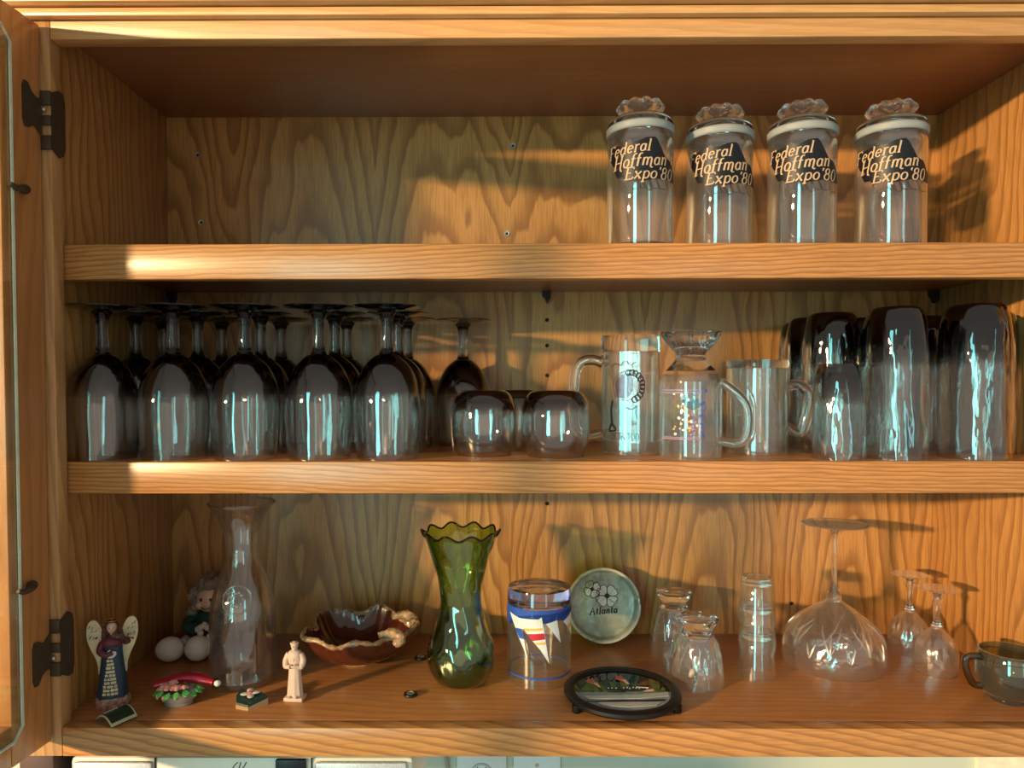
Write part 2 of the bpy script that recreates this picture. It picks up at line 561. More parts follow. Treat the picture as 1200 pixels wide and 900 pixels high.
# dark filler under the hinge side
cpart('filler_strip', plain('dark_stained_wood', (.07, .03, .022), .5), -.53, -.4925, .004, .30, -.12, -.0322)
# shelf pins, spare holes and screws in the back
for (x, z) in ((.0692, .5030), (.640, .5030), (.0692, .2620), (-.486, .5030)):
    b = bmesh.new()
    prism(b, [(x - .006, z + .0085), (x + .006, z + .0085), (x + .006, z - .001), (x + .001, z - .009), (x - .002, z - .002), (x - .006, z + .002)], .288, .2999)
    obj('shelf_pin', b, M['dark'], cab)
for (x, z) in ((.0704, .4705), (.0705, .4325), (.0705, .3881), (.0706, .1966), (.4366, .046)):
    b = lathem([(.0, .0), (.0022, .0), (.0028, .0006), (.0028, .0012)], seg=12)
    put(b, Matrix.Translation((x, .2998, z)) @ Matrix.Rotation(pi / 2, 4, 'X'))
    obj('pin_hole', b, M['hole'], cab)
for (x, z) in ((-.4467, .7149), (-.4428, .6156), (.0199, .7272), (.0109, .5981)):
    b = lathem([(.0, -.0002), (.0016, .0), (.002, .0012), (.0042, .0014), (.0046, .0)], seg=16)
    put(b, Matrix.Translation((x, .2999, z)) @ Matrix.Rotation(pi / 2, 4, 'X'))
    s = obj('screw', b, M['screw'], cab)
    b = lathem([(.0, .0013), (.0017, .0013), (.0018, .0)], seg=8)
    put(b, Matrix.Translation((x, .2999, z)) @ Matrix.Rotation(pi / 2, 4, 'X'))
    obj('drive_recess', b, M['hole'], s)

# door, folded back past square; local +Y runs from the hinge edge to the free edge, inner face at local x=0
DA = radians(4.5)
door = link('door', None, cab)
door.location = (-.4885, -.004, 0)
door.rotation_euler = (0, 0, pi - DA)
DW, DZ0, DZ1 = .50, -.012, .7575


def dpart(name, mat, *a, bevel=.0015):
    return obj(name, boxm(*a, bevel=bevel), mat, door)


# in this rotated frame the cabinet interior side is local -x
SW = .058
dpart('door_stile', M['door'], 0, .019, 0, SW, DZ0, DZ1)
dpart('door_stile', M['door'], 0, .019, DW - .040, DW, DZ0, DZ1)
dpart('door_rail', M['door'], 0, .019, SW, DW - .040, DZ0, DZ0 + .043)
dpart('door_rail', M['door'], 0, .019, SW, DW - .040, DZ1 - .043, DZ1)
pn = bmesh.new()
c = .012
gy0, gy1, gz0, gz1 = .045, DW - .030, DZ0 + .026, DZ1 - .026
poly = [(gy0 + c, gz0), (gy1 - c, gz0), (gy1, gz0 + c), (gy1, gz1 - c), (gy1 - c, gz1), (gy0 + c, gz1), (gy0, gz1 - c), (gy0, gz0 + c)]
a_ = [pn.verts.new((-.0035, y, z)) for y, z in poly]
b_ = [pn.verts.new((-.0005, y, z)) for y, z in poly]
pn.faces.new(a_)
pn.faces.new(b_[::-1])
ne = len(poly)
fs_ = [pn.faces.new((a_[i], b_[i], b_[(i + 1) % ne], a_[(i + 1) % ne])) for i in range(ne)]
pane = obj('glass_pane', pn, M['pane'], door, smooth=0)
ed = bmesh.new()
tube(ed, [(-.002, y, z) for y, z in poly], .0016, seg=6, closed=True)
obj('pane_edge', ed, plain('ground_glass_edge', (.62, .72, .64), .3), pane)
for z in (.575, .166, ):
    b = bmesh.new()
    tube(b, spline([(-.004, gy0 - .014, z + .001), (-.008, gy0 - .008, z), (-.007, gy0 + .001, z - .0015), (-.006, gy0 + .008, z + .001)], 4), [.0045] + [.0042] * 3 + [.0036] * 3 + [.003] * 3 + [.0026] * 2 + [.002], seg=10)
    ball(b, (-.0045, gy0 - .014, z + .001), .0052)
    obj('glass_clip', b, M['bronze'], door)


def hinge(zc, flip):
    h = link('hinge', None, cab)
    h.location = (-.484, -.0015, zc)
    s = -1 if flip else 1
    # leaf on the inner edge of the stile (x = XS plane, seen edge-on) and round the stile's front
    b = bmesh.new()
    leaf = [(.0205, .036 * s), (.012, .036 * s), (.0005, .030 * s), (.0005, -.030 * s), (.013, -.036 * s), (.0205, -.032 * s), (.0235, -.024 * s), (.0235, .026 * s)]
    vs = [(XS + .0004 + .484, y + .0005, z) for y, z in leaf]
    va = [b.verts.new(v) for v in vs]
    vb = [b.verts.new((v[0] + .0016, v[1], v[2])) for v in vs]
    b.faces.new(va)
    b.faces.new(vb[::-1])
    for i in range(len(vs)):
        j = (i + 1) % len(vs)
        b.faces.new((va[i], vb[i], vb[j], va[j]))
    obj('frame_leaf', b, M['bronze'], h)
    b = bmesh.new()
    for z0, z1 in ((.016, .031), (-.005, .005), (-.031, -.016)):
        box(b, -.012, .0053, -.0022, .0012, min(z0 * s, z1 * s), max(z0 * s, z1 * s), bevel=.0006)
    obj('front_strap', b, M['bronze'], h)
    obj('barrel', tubem([(-.0105, -.0042, -.031), (-.0105, -.0042, .031)], .0030, seg=12), M['bronze'], h)
    # leaf on the door's inner face
    b = bmesh.new()
    o = .010 * s
    leaf = [(-.001, .020), (.006, .0185), (.013, .022), (.0185, .030), (.024, .030), (.0265, .024), (.0265, -.010), (.024, -.017), (.018, -.0165), (.010, -.012), (-.001, -.020)]
    prism(b, [(y, z * s + .002 * s) for y, z in leaf], 0, .0018)
    put(b, Matrix.Translation((-.0055, -.0035, 0)) @ Matrix.Rotation(pi - DA, 4, 'Z') @ Matrix.Translation((-.0022, 0, 0)) @ Matrix(((0, 1, 0, 0), (1, 0, 0, 0), (0, 0, 1, 0), (0, 0, 0, 1))))
    obj('door_leaf', b, M['bronze'], h)
    b = ballm((0, 0, 0), .0022)
    b2 = obj('rivet', b, M['screw'], h)
    b2.location = (-.002, -.0012, .011 * s)


hinge(.658, False)
hinge(.089, True)

# ------------------------------------------------------------------ kitchen wall and things under the cabinet
wl = bmesh.new()
box(wl, -1.6, 1.6, .3100, .34, -.9, 1.4)
wall = obj('wall_back', wl, plain('painted_wall', (.50, .56, .47), .7, noise_amt=.03, scale=8), None)
wall['kind'] = 'structure'
wb = obj('trim_1', boxm(.72, 1.6, .300, .3098, -.9, -.045, bevel=.001), plain('cream_paint', (.72, .66, .52), .6), None)
wb['kind'] = 'structure'

radio = thing('under_cabinet_radio', 'white and silver radio hung under the cabinet, top edge showing', 'radio', (0, .012, -.0322))
M['rad_body'] = plain('ivory_plastic', (.80, .76, .62), .4, noise_amt=.02)
M['rad_grille'] = plain('silver_mesh', (.58, .60, .63), .4, .3, noise_amt=.25, scale=900)
obj('body', boxm(-.482, -.097, .004, .20, -.095, -.0085, bevel=.006), M['rad_body'], radio)
for x0, x1 in ((-.476, -.388), (-.206, -.104)):
    g = obj('speaker_grille', boxm(x0, x1, -.001, .0035, -.09, -.0125, bevel=.003), M['rad_grille'], radio)
obj('display', boxm(-.250, -.216, -.0005, .0035, -.04, -.0095, bevel=.001), M['ink'], radio)
for x in (-.386, -.211):
    obj('seam', boxm(x, x + .0014, .0028, .0045, -.09, -.009), M['dark'], radio)
b = bmesh.new()
ribbon(b, spline([(-.293, -.014), (-.297, -.018), (-.2995, -.023), (-.297, -.0255), (-.2925, -.022), (-.2895, -.014)], 4), .0011, .0008)
ribbon(b, spline([(-.2835, -.014), (-.286, -.0185), (-.2895, -.0225), (-.2915, -.0225)], 4), .0011, .0008)
put(b, Matrix.Translation((0, .0036, 0)))
obj('logo', b, M['ink'], radio, smooth=0)
obj('mounting_bracket', boxm(-.44, -.14, .03, .18, -.0082, 0, bevel=.001), M['dark'], radio)
obj('cord', tubem(spline([(-.096, .17, -.03), (-.088, .24, -.06), (-.086, .28, -.12), (-.080, .2945, -.19), (-.082, .2945, -.30)], 6), .0028), plain('grey_cord', (.30, .29, .26), .5), radio)

out = thing('wall_outlet', 'white duplex wall outlet below the cabinet, beside the radio', 'outlet', (-.028, .3098, -.245))
M['plate'] = plain('white_plastic', (.70, .76, .76), .35, noise_amt=.02)
obj('cover_plate', boxm(-.038, .038, -.006, 0, -.057, .057, bevel=.0025), M['plate'], out)
for zz in (.028, -.028):
    f = obj('socket_face', put(lathem([(0, .0022), (.0150, .0022), (.0165, .0)], seg=24), Matrix.Translation((0, -.006, zz)) @ Matrix.Rotation(pi / 2, 4, 'X')), M['plate'], out)
    b = bmesh.new()
    box(b, -.0075, -.0055, -.0086, -.0081, zz + .000, zz + .012)
    box(b, .0055, .0075, -.0086, -.0081, zz + .000, zz + .012)
    ball(b, (0, -.0080, zz - .008), .0024, 10, 6, (1, .3, 1))
    obj('slots', b, M['ink'], f)
    b = bmesh.new()
    ribbon(b, arc(0, zz, .0172, .0172, 0, 360, 32), .0008, .0008)
    put(b, Matrix.Translation((0, -.0064, 0)))
    obj('socket_outline', b, plain('grey_line', (.2, .22, .22), .6), f, smooth=0)
sw = thing('blank_wall_plate', 'pale blank wall plate beside the duplex outlet', 'wall plate', (.056, .3098, -.245))
obj('cover_plate', boxm(-.036, .036, -.006, 0, -.057, .057, bevel=.0025), M['plate'], sw)
for zz in (.042, -.042):
    obj('screw', put(lathem([(0, .0012), (.003, .001), (.0034, 0)], seg=12), Matrix.Translation((0, -.006, zz)) @ Matrix.Rotation(pi / 2, 4, 'X')), M['screw'], sw)

# ------------------------------------------------------------------ top shelf: four lidded jars
S1, S2 = .5307, .2896


def make_jar(r, h):
    """h: height of the lid's rim"""
    t = thing('glass_jar', '', 'jar', group='lidded jars with black lettering on the top shelf')
    w_ = .0022
    o = [(.0, .0), (r * .90, .0), (r * .97, .002), (r, .006), (r, h - .026), (r * .985, h - .021), (r * .95, h - .017), (r * .955, h - .013)]
    i_ = [(r * .955 - w_, h - .013), (r * .94 - w_, h - .018), (r - w_, h - .026), (r - w_, .010), (r * .9, .007), (0, .0085)]
    obj('body', lathem(o + i_, seg=64), M['clear_jar'], t)
    b = lathem([(r * .30, .0002), (r * .86, .0005), (r * .93, .0042), (r * .82, .0062), (r * .3, .0066)], seg=48, closed=True)
    obj('base_ring', b, M['solid'], t)
    lid = obj('lid', lathem([(0, h - .006), (r * .55, h - .0065), (r * .88, h - .0075), (r * .98, h - .0070), (r * .985, h - .004), (r * .96, h - .0015),
                             (r * .90, h + .001), (r * .66, h + .0055), (r * .5, h + .0062), (0, h + .0064)], seg=64), M['solid'], t)
    g = lathem([(r * .90, h - .0158), (r * 1.0, h - .0165), (r * 1.03, h - .0150), (r * 1.03, h - .0095), (r * .985, h - .0075), (r * .90, h - .0080)], seg=64, closed=True)
    obj('seal_ring', g, M['gasket'], t)
    # hollow plug that drops inside the neck
    obj('plug', lathem([(r * .80, h - .0136), (r * .81, h - .026), (r * .60, h - .0315), (0, h - .033), (0, h - .031), (r * .58, h - .0295), (r * .78, h - .025), (r * .77, h - .0136)], seg=48), thin_glass('frosted_plug', (.88, .885, .87), 2.2, rough=.12), t)
    # scalloped knob of ten petals

    def fn(rr, z, th, i):
        k = max(0, min(1, (rr / r - .15) / .4))
        return rr * (1 + .045 * k * cos(10 * th)), z + .0007 * k * cos(10 * th)
    kb = lathem(sprof([(r * .44, h + .0064), (r * .56, h + .008), (r * .68, h + .013), (r * .70, h + .0165), (r * .60, h + .0215), (r * .42, h + .0225), (r * .25, h + .0205), (0, h + .0195)], 3), seg=72, fn=fn)
    f0 = [v for v in kb.verts if abs(v.co.z - (h + .0064)) < .0014 and hypot(v.co.x, v.co.y) > r * .3]
    obj('knob', kb, M['solid'], t)
    # printed panel: black block shadow, cream letters, open shadow outlines below
    R0 = r + .0005
    px = r / .038
    def Z(X, Y):
        q = max(-.995, min(.995, (X / 10 - 45) / 38.5))
        return (.0385 * math.asin(q), (137 - Y / 10) / 986)
    ban = bmesh.new()
    flat_poly(ban, [Z(*p) for p in ((105, 290), (130, 228), (225, 222), (300, 195), (335, 170), (365, 203), (430, 203), (520, 168), (615, 158), (640, 185), (730, 370), (785, 400), (820, 520))]
              + [(.052, .0905), (.052, .0745)] + [Z(*p) for p in ((700, 610), (480, 645), (400, 610), (290, 640), (255, 585), (195, 582), (160, 500), (200, 492), (180, 445), (150, 442), (112, 350))])
    obj('black_panel', wrap(ban, R0, .0024), M['ink'], t)
    tx = bmesh.new()
    write(tx, 'Federal', -.0425, .1065, .0128, rise=.085, squeeze=1.14, thick=.145, thin=.075)
    write(tx, 'HoffMan', -.0335, .0905, .0140, rise=.045, squeeze=1.10, thick=.145, thin=.075)
    write(tx, "Expo'80", -.0185, .0762, .0130, rise=.0, squeeze=1.22, thick=.145, thin=.075)
    obj('lettering', wrap(tx, R0 + .0004, .003), M['cream_letter'], t)
    ol = bmesh.new()
    zt = .0755
    for X0, X1, zb in ((280, 410, .0655), (425, 462, .0655), (485, 545, .0635), (555, 620, .0655), (635, 720, .0655), (735, 790, .0640)):
        u0, u1 = Z(X0, 0)[0], Z(X1, 0)[0]
        d = .0045
        ribbon(ol, [(u0, zt), (u0 + d, zb), ((u0 + u1) / 2 + d, zb - .0004), (u1 + d, zb), (u1, zt)], .0006, .0006)
    obj('shadow_outline', wrap(ol, R0, .003), M['ink'], t)
    return t


def cam_az(x, y):
    return atan2(x, (y + .7819))


jars = [(.1657, .080, 'lidded glass jar with black lettering, the one beside the empty stretch of shelf'),
        (.2650, .100, 'lidded glass jar with black lettering, second from the empty stretch of shelf'),
        (.3590, .088, 'lidded glass jar with black lettering, second from the side wall'),
        (.4640, .088, 'lidded glass jar with black lettering, nearest the side wall, casting a shadow on it')]
j0 = None
for i, (x, y, lb) in enumerate(jars):
    a = -cam_az(x, y)
    if j0 is None:
        j0 = make_jar(.0385, .1515)
        j0.location = (x, y, S1)
        j0.rotation_euler = (0, 0, a)
        j0['label'] = lb
    else:
        copy_tree(j0, (x, y, S1), lb, a + (.05, .0, -.04)[i - 1])

# ------------------------------------------------------------------ middle shelf: smoke goblets (upside down)
gob = thing('wine_goblet', '', 'wine glass', group='smoke-grey wine goblets stored upside down')
bo = sprof([(.0355, 0), (.0372, .02), (.0388, .048), (.0386, .066), (.0352, .088), (.0270, .106), (.0155, .1175), (.0082, .1215)], 4)
bi = [(max(0, r - .0012), z - (.0012 if z > .08 else 0)) for r, z in reversed(bo)]
obj('bowl', lathem(bo + bi + [bo[0]], seg=56), M['smoke'], gob)
obj('stem', lathem(sprof([(0, .1185), (.009, .1195), (.0085, .1225), (.0072, .128), (.0066, .145), (.0070, .160), (.0095, .1675), (.0125, .1705)], 4) + [(0, .1708)], seg=24), M['smoke_stem'], gob)
obj('foot', lathem([(0, .1705), (.012, .1700), (.026, .1725), (.036, .1745), (.0388, .1752), (.0391, .1764), (.036, .1768), (0, .1745)], seg=56), M['smoke_foot'], gob)
ORD = ['first', 'second', 'third', 'fourth', 'fifth']
rows = [(.061, (117, 200, 284, 370, 449.5), 'front'), (.143, (156, 229, 302, 389, 462), 'middle'), (.2250, (189, 257, 326, 403, 473), 'rear')]
first = True
for Y, pxs, nm in rows:
    for i, p in enumerate(pxs):
        x = (p - 581) / 850 * (Y + .782) * 1.004
        lb = f'upside-down smoke-grey wine goblet, {nm} row, {ORD[i]} from the hinge side'
        yy = Y + (random.random() - .5) * .002
        if first:
            gob.location = (x, yy, S2)
            gob['label'] = lb
            first = False
        else:
            copy_tree(gob, (x, yy, S2), lb, random.random() * 6)
copy_tree(gob, (-.0520, .248, S2), 'lone smoke-grey wine goblet upside down behind the round tumblers', 1.)


def tumbler(name, prof, wall, mat, cat, group, fn=None, seg=64):
    o = thing(name, '', cat, group=group)
    po = sprof(prof, 4)
    top = po[-1][1]
    pi_ = [(max(0, r - wall), z - (.006 * max(0, (z - top * .75) / (top * .25)))) for r, z in reversed(po)]
    return o, po, pi_


def simple_glass(name, cat, group, prof, wall, base, mat, fn=None, seg=64):
    """upside-down tumbler: outer profile from rim up to closed flat top, inner profile back down"""
    t = thing(name, '', cat, group=group)
    po = sprof(prof, 4)
    top = po[-1][1]
    inn = []
    for r, z in reversed(po):
        k = max(0., (z - .6 * top) / (.4 * top))
        inn.append((max(0., r - wall - .002 * k), z - base * k * k))
    bm = lathe(bmesh.new(), [*po, (0, top)] + [(0, inn[0][1])] + inn + [po[0]], seg=seg, fn=fn)
    obj('body', bm, mat, t)
    return t


def ripple(amp, n, tw=0.):
    def fn(r, z, th, i):
        return r * (1 + amp * sin(n * th + tw * z) * (1 if r > .01 else 0)), z
    return fn


TG = 'smoke-grey tumblers stored upside down'
t1 = simple_glass('smoke_tumbler', 'tumbler', TG, [(.0333, 0), (.0335, .03), (.0336, .075), (.0333, .12), (.0315, .150), (.0275, .168), (.0235, .1728)], .0014, .012, M['smoke_t'], ripple(.010, 9, 30))
big = [(.4560, .056, 'middle tall smoke-grey tumbler of the front three, rippled'),
       (.4125, .124, 'tall smoke-grey tumbler standing right behind the small one'),
       (.4170, .193, 'tall smoke-grey tumbler third back behind the small one'),
       (.4345, .260, 'rearmost tall smoke-grey tumbler next to the glass mug, its shoulder just showing'),
       (.4860, .125, 'tall smoke-grey tumbler behind the middle one of the front row'),
       (.4900, .196, 'tall smoke-grey tumbler in the third rank behind the middle one'),
       (.6080, .125, 'tall smoke-grey tumbler against the side wall, behind the widest one'),
       (.5545, .1725, 'tall smoke-grey tumbler filling the gap behind the widest one'),
       (.5120, .262, 'tall smoke-grey tumbler near the back panel amid the cluster')]
for i, (x, y, lb) in enumerate(big):
    if i == 0:
        t1.location = (x, y, S2)
        t1['label'] = lb
    else:
        copy_tree(t1, (x, y, S2), lb, i * 1.1)
tw = copy_tree(t1, (.5500, .0615, S2), 'widest tall smoke-grey tumbler, at the front next to the side wall', 2.2, (1.12, 1.12, 1.02))
ts = simple_glass('small_smoke_tumbler', 'tumbler', TG, [(.0292, 0), (.0293, .03), (.0285, .06), (.0265, .085), (.0235, .102), (.0205, .1085)], .0014, .01, M['smoke_s'], ripple(.014, 8, 40))
ts.location = (.3895, .0545, S2)
ts['label'] = 'small smoke-grey tumbler at the front beside the mug handle'
rl = simple_glass('round_tumbler', 'tumbler', 'low round smoke-grey tumblers upside down', [(.0330, 0), (.0368, .012), (.0392, .030), (.0393, .048), (.0368, .064), (.0310, .0745), (.0245, .0785)], .0014, .010, M['smoke_r'])
rl.location = (-.0190, .100, S2)
rl['label'] = 'low round smoke-grey tumbler beside the lone goblet'
copy_tree(rl, (.0668, .085, S2), 'low round smoke-grey tumbler beside the heart-printed mug', 1., (1.04, 1.04, 1.0))
copy_tree(rl, (.0255, .172, S2), 'low round smoke-grey tumbler half hidden behind the other two', 2.)

# clear mugs, upside down


def make_mug(name, label, loc, r, h, base, wall, hside, hpts, hr, facets=12, rz=0.):
    t = thing(name, label, 'mug', loc, rz, 'clear glass mugs standing upside down')

    def fn(rr, z, th, i):
        if i >= inner0 and rr > .004:
            return rr * (1 - .035 * (abs(cos(facets / 2 * th)) ** .7)), z
        return rr, z
    outer = [(r - wall * .5, 0), (r, .0015), (r, h - base)]
    inner0 = len(outer)
    inner = [(r - wall, h - base), (r - wall, .004)]
    obj('body', lathem(outer + inner, seg=96, fn=fn, closed=True), M['clear_mug'], t, smooth=30)
    obj('thick_base', lathem([(0, h - .0015), (r * .7, h), (r * .985, h), (r * 1.012, h - .003), (r * 1.012, h - base + .002), (r, h - base + .0002), (r - wall * 1.6, h - base + .0002), (0, h - base + .001)], seg=72), M['solid'], t)
    obj('handle', tubem(spline(hpts, 6), hr, seg=14, flat=1.25), M['solid'], t)
    return t


r1 = .0355
mg1 = make_mug('glass_mug', 'tall upside-down glass mug with black heart and chain print', (.1606, .110, S2), r1, .1445, .020, .0042, -1,
               [(-r1 + .002, 0, .112), (-r1 - .012, 0, .116), (-r1 - .026, 0, .113), (-r1 - .034, 0, .098), (-r1 - .036, 0, .06), (-r1 - .033, 0, .03), (-r1 - .020, 0, .022), (-r1 + .002, 0, .026)], .0052, rz=-.35)
pr = bmesh.new()


def on(bm, pts, w=.0009, w2=None):
    ribbon(bm, pts, w, w2 or w)


hc, hz = -.004, .083
on(pr, spline([(hc - .014, hz - .014), (hc - .017, hz + .004), (hc - .008, hz + .016), (hc + .006, hz + .018), (hc + .013, hz + .006), (hc + .012, hz - .008), (hc + .002, hz - .016), (hc - .008, hz - .016)], 5), .0006)
for k in range(11):
    a = radians(100 - 17 * k)
    cx, cz = hc + .004 + .0145 * cos(a), hz + .0165 * sin(a)
    on(pr, arc(cx, cz, .0032, .0034, 0, 360, 10), .0014)
on(pr, spline([(-.022, .066), (-.0245, .055), (-.0235, .044), (-.0225, .036)], 5), .0024, .002)
on(pr, spline([(-.024, .038), (-.027, .030), (-.018, .031), (-.0225, .038)], 4), .0030, .002)
on(pr, spline([(-.006, .058), (.002, .056), (.008, .060), (.006, .052), (.009, .045)], 4), .0009)
on(pr, spline([(-.024, .106), (-.018, .110), (-.012, .108), (-.006, .113), (.0, .108), (.006, .112)], 4), .0009)
write(pr, 'DETA TOO', -.024, .020, .0075, slant=0, thick=.10, thin=.08, squeeze=.8)
put(pr, Matrix.Translation((0, 0, 0)))
PR = Matrix.Rotation(.17, 4, 'Z')
obj('print', put(wrap(pr, r1 + .0006, .003), PR), M['ink'], mg1)
fill = bmesh.new()
flat_poly(fill, [tuple(p) for p in spline([(hc - .013, hz - .012), (hc - .015, hz + .004), (hc - .007, hz + .014), (hc + .004, hz + .015), (hc + .007, hz + .002), (hc + .004, hz - .010), (hc - .004, hz - .015)], 3)])
obj('heart_fill', put(wrap(fill, r1 + .0004, .003), PR), thin_glass('mauve_wash', (.62, .52, .62), 1.), mg1)

# footed mug: flared foot on top, sloping shoulder
t = thing('footed_glass_mug', 'upside-down glass mug with flared foot on top and iridescent print', 'mug', (.2250, .075, S2), -.48, 'clear glass mugs standing upside down')
fo = sprof([(.0345, 0), (.0362, .003), (.0362, .08), (.0355, .090), (.0290, .101), (.0195, .112), (.0165, .118), (.0180, .123), (.0270, .133), (.0345, .1445), (.0350, .1465)], 3)
fi = [(0, .1455), (0, .100), (.012, .0985), (.0250, .093), (.0312, .084), (.0318, .07), (.0320, .004), (.0345, 0)]
k0 = next(i for i, p in enumerate(fo) if p[1] > .100)
obj('body', lathem(fo[:k0] + [(.0270, .0935), (.0318, .084), (.0322, .07), (.0325, .003)], seg=72, closed=True), M['clear_mug'], t)
obj('flared_foot', lathem([(0, .1005), (fo[k0][0] - .004, .1008), (fo[k0][0], fo[k0][1] + .0002)] + fo[k0 + 1:] + [(.033, .1475), (0, .1460)], seg=72), M['solid'], t)
rib = bmesh.new()
for k in range(28):
    a = 2 * pi * k / 28
    tube(rib, [(cos(a) * .0190, sin(a) * .0190, .1245), (cos(a) * .0275, sin(a) * .0275, .1340), (cos(a) * .0343, sin(a) * .0343, .1443)], .0010, seg=6)
fr_ = obj('foot_ribs', rib, M['solid'], t)
obj('handle', tubem(spline([(.0345, 0, .088), (.042, 0, .083), (.054, 0, .073), (.0625, 0, .062), (.0655, 0, .045), (.0630, 0, .025), (.054, 0, .017), (.0345, 0, .020)], 6), .0052, seg=14), M['solid'], t)
for zz, mt, hh in ((.0785, 'ink_lav', .0008), (.0755, 'ink_lav', .0008), (.0225, 'pinkish', .0010), (.0245, 'ink_lav', .0006)):
    b = bmesh.new()
    flat_poly(b, [(-.040, zz), (.012, zz), (.012, zz + hh), (-.040, zz + hh)])
    obj('print_line', put(wrap(b, .0366, .003), Matrix.Rotation(.25, 4, 'Z')), M[mt], t)
rnd = random.Random(3)
for n_, (mt, boxx) in enumerate((('teal', (-.012, .010, .064, .074)), ('ink_blue', (.010, .018, .020, .082)), ('pinkish', (-.002, .012, .026, .056)), ('ink_gold', (-.020, .0, .03, .062)), ('ink_white', (-.022, .012, .028, .082)))):
    b = bmesh.new()
    for k in range(16 if n_ < 4 else 10):
        x = rnd.uniform(boxx[0], boxx[1])
        z = rnd.uniform(boxx[2], boxx[3])
        s_ = rnd.uniform(.0008, .0021)
        flat_poly(b, [(x + s_ * cos(q * pi / 3) * rnd.uniform(.6, 1.2), z + s_ * sin(q * pi / 3) * rnd.uniform(.6, 1.2)) for q in range(6)])
    obj('print_speckle', put(wrap(b, .0365 + .0001 * n_, .01), Matrix.Rotation(.25, 4, 'Z')), M[mt], t)

for nm_, pts_, tint_ in (('lavender_wash', [(.0110, .022), (.0165, .022), (.0165, .082), (.0110, .082)], (.55, .56, .85)),
                         ('teal_wash', [(-.014, .060), (-.006, .072), (.000, .066), (.008, .070), (.010, .060), (.002, .056), (-.006, .060)], (.25, .55, .68)),
                         ('rose_wash', [(-.002, .026), (.008, .028), (.009, .040), (.004, .052), (-.004, .048), (-.003, .036)], (.72, .48, .60)),
                         ('green_wash', [(-.024, .044), (-.016, .044), (-.015, .060), (-.023, .062)], (.66, .78, .50))):
    b = bmesh.new()
    flat_poly(b, pts_)
    obj(nm_, put(wrap(b, .0364, .003), Matrix.Rotation(.25, 4, 'Z')), thin_glass(nm_ + '_tint', tint_, 2., haze=.05), t)

r3 = .0362
mg3 = make_mug('glass_mug', 'shorter plain upside-down glass mug beside the smoke tumblers', (.3166, .112, S2), r3, .1145, .010, .0035, 1,
               [(r3 - .002, 0, .0825), (r3 + .008, 0, .0850), (r3 + .017, 0, .081), (r3 + .0235, 0, .071), (r3 + .0215, 0, .052), (r3 + .017, 0, .032), (r3 + .013, 0, .026), (r3 + .005, 0, .029), (r3 - .002, 0, .035)], .0050, facets=16, rz=-.25)

# ------------------------------------------------------------------ bottom shelf
# carafe
cf = thing('glass_carafe', 'tall clear glass carafe with flared lip and round embossed seal', 'carafe', (-.3265, .130, 0))
co = sprof([(.0370, .0), (.0400, .004), (.0408, .02), (.0406, .075), (.0385, .100), (.0305, .128), (.0222, .152), (.0200, .170), (.0225, .190), (.0310, .211), (.0400, .2245)], 5)
ci = [(r - .0022, z + .0) for r, z in reversed(co[:-1]) if z > .006] + [(.034, .0065), (0, .0075)]
obj('body', lathem([(0, .001), (.030, .0005)] + co + [(.0405, .2265), (.0385, .2265)] + ci, seg=72), M['clear_jar'], cf)
obj('lip', tubem([(.0398 * cos(2 * pi * k / 48), .0398 * sin(2 * pi * k / 48), .2262) for k in range(48)], .0014, seg=8, closed=True), M['solid'], cf)


def seal_on(parent, az, zc, R):
    s_ = bmesh.new()
    tube(s_, [(.0165 * cos(a), -.0008, .0165 * sin(a)) for a in [2 * pi * k / 40 for k in range(40)]], .0011, seg=8, closed=True)
    for k in range(9):
        a = 2 * pi * k / 9
        ball(s_, (.0075 * cos(a), -.0002, .0075 * sin(a)), .0022, 8, 6, (1, .35, 1))
    for v in s_.verts:
        R_ = R(v.co.z + zc)
        rr = R_ - v.co.y
        a = v.co.x / R_
        v.co = Vector((rr * sin(a), -rr * cos(a), v.co.z + zc))
    put(s_, Matrix.Rotation(az, 4, 'Z'))
    obj('embossed_seal', s_, M['solid'], parent)


def carafe_r(z):
    for (r0, z0), (r1_, z1) in zip(co, co[1:]):
        if z0 <= z <= z1:
            return r0 + (r1_ - r0) * (z - z0) / max(1e-6, z1 - z0)
    return co[-1][0]


seal_on(cf, radians(8), .112, carafe_r)

# seated doll behind the carafe
M['skin'] = plain('bisque_skin', (.62, .40, .28), .45)
M['curls'] = plain('grey_brown_curls', (.20, .145, .105), .8, noise_amt=.4, scale=300)
M['green_cloth'] = plain('dark_green_cloth', (.010, .045, .030), .8)
M['maroon_cloth'] = plain('maroon_cloth', (.075, .012, .022), .8)
M['white_plush'] = plain('cream_white_sole', (.62, .55, .47), .7, noise_amt=.05)
dl = thing('doll', 'seated curly-haired doll in green and maroon with round white shoes, behind the carafe', 'doll', (-.408, .235, 0))
b = bmesh.new()
lathe(b, sprof([(0, .001), (.034, .002), (.038, .012), (.030, .030), (.022, .046), (.014, .055), (.008, .060), (0, .061)], 4), seg=28, fn=lambda r, z, th, i: (r * (1 + .06 * cos(7 * th) * (1 if z < .03 else .2)), z))
obj('skirt', b, M['maroon_cloth'], dl)
b = lathem(sprof([(0, .036), (.023, .037), (.0235, .045), (.020, .053), (.010, .060), (0, .0605)], 4), seg=28)
tube(b, spline([(-.017, -.002, .052), (-.026, -.010, .045), (-.024, -.024, .040), (-.010, -.031, .040)], 5), [.0085] * 8 + [.0075] * 8, seg=12)
tube(b, spline([(.017, -.002, .052), (.026, -.010, .045), (.024, -.024, .040), (.010, -.031, .040)], 5), [.0085] * 8 + [.0075] * 8, seg=12)
obj('jacket', b, M['green_cloth'], dl)
b = ballm((0, -.004, .074), .0185, 28, 18, (1, .95, 1.05))
ball(b, (0, -.0225, .072), .0026, 10, 8)
for sx in (-1, 1):
    ball(b, (sx * .010, -.0165, .068), .006, 12, 8)
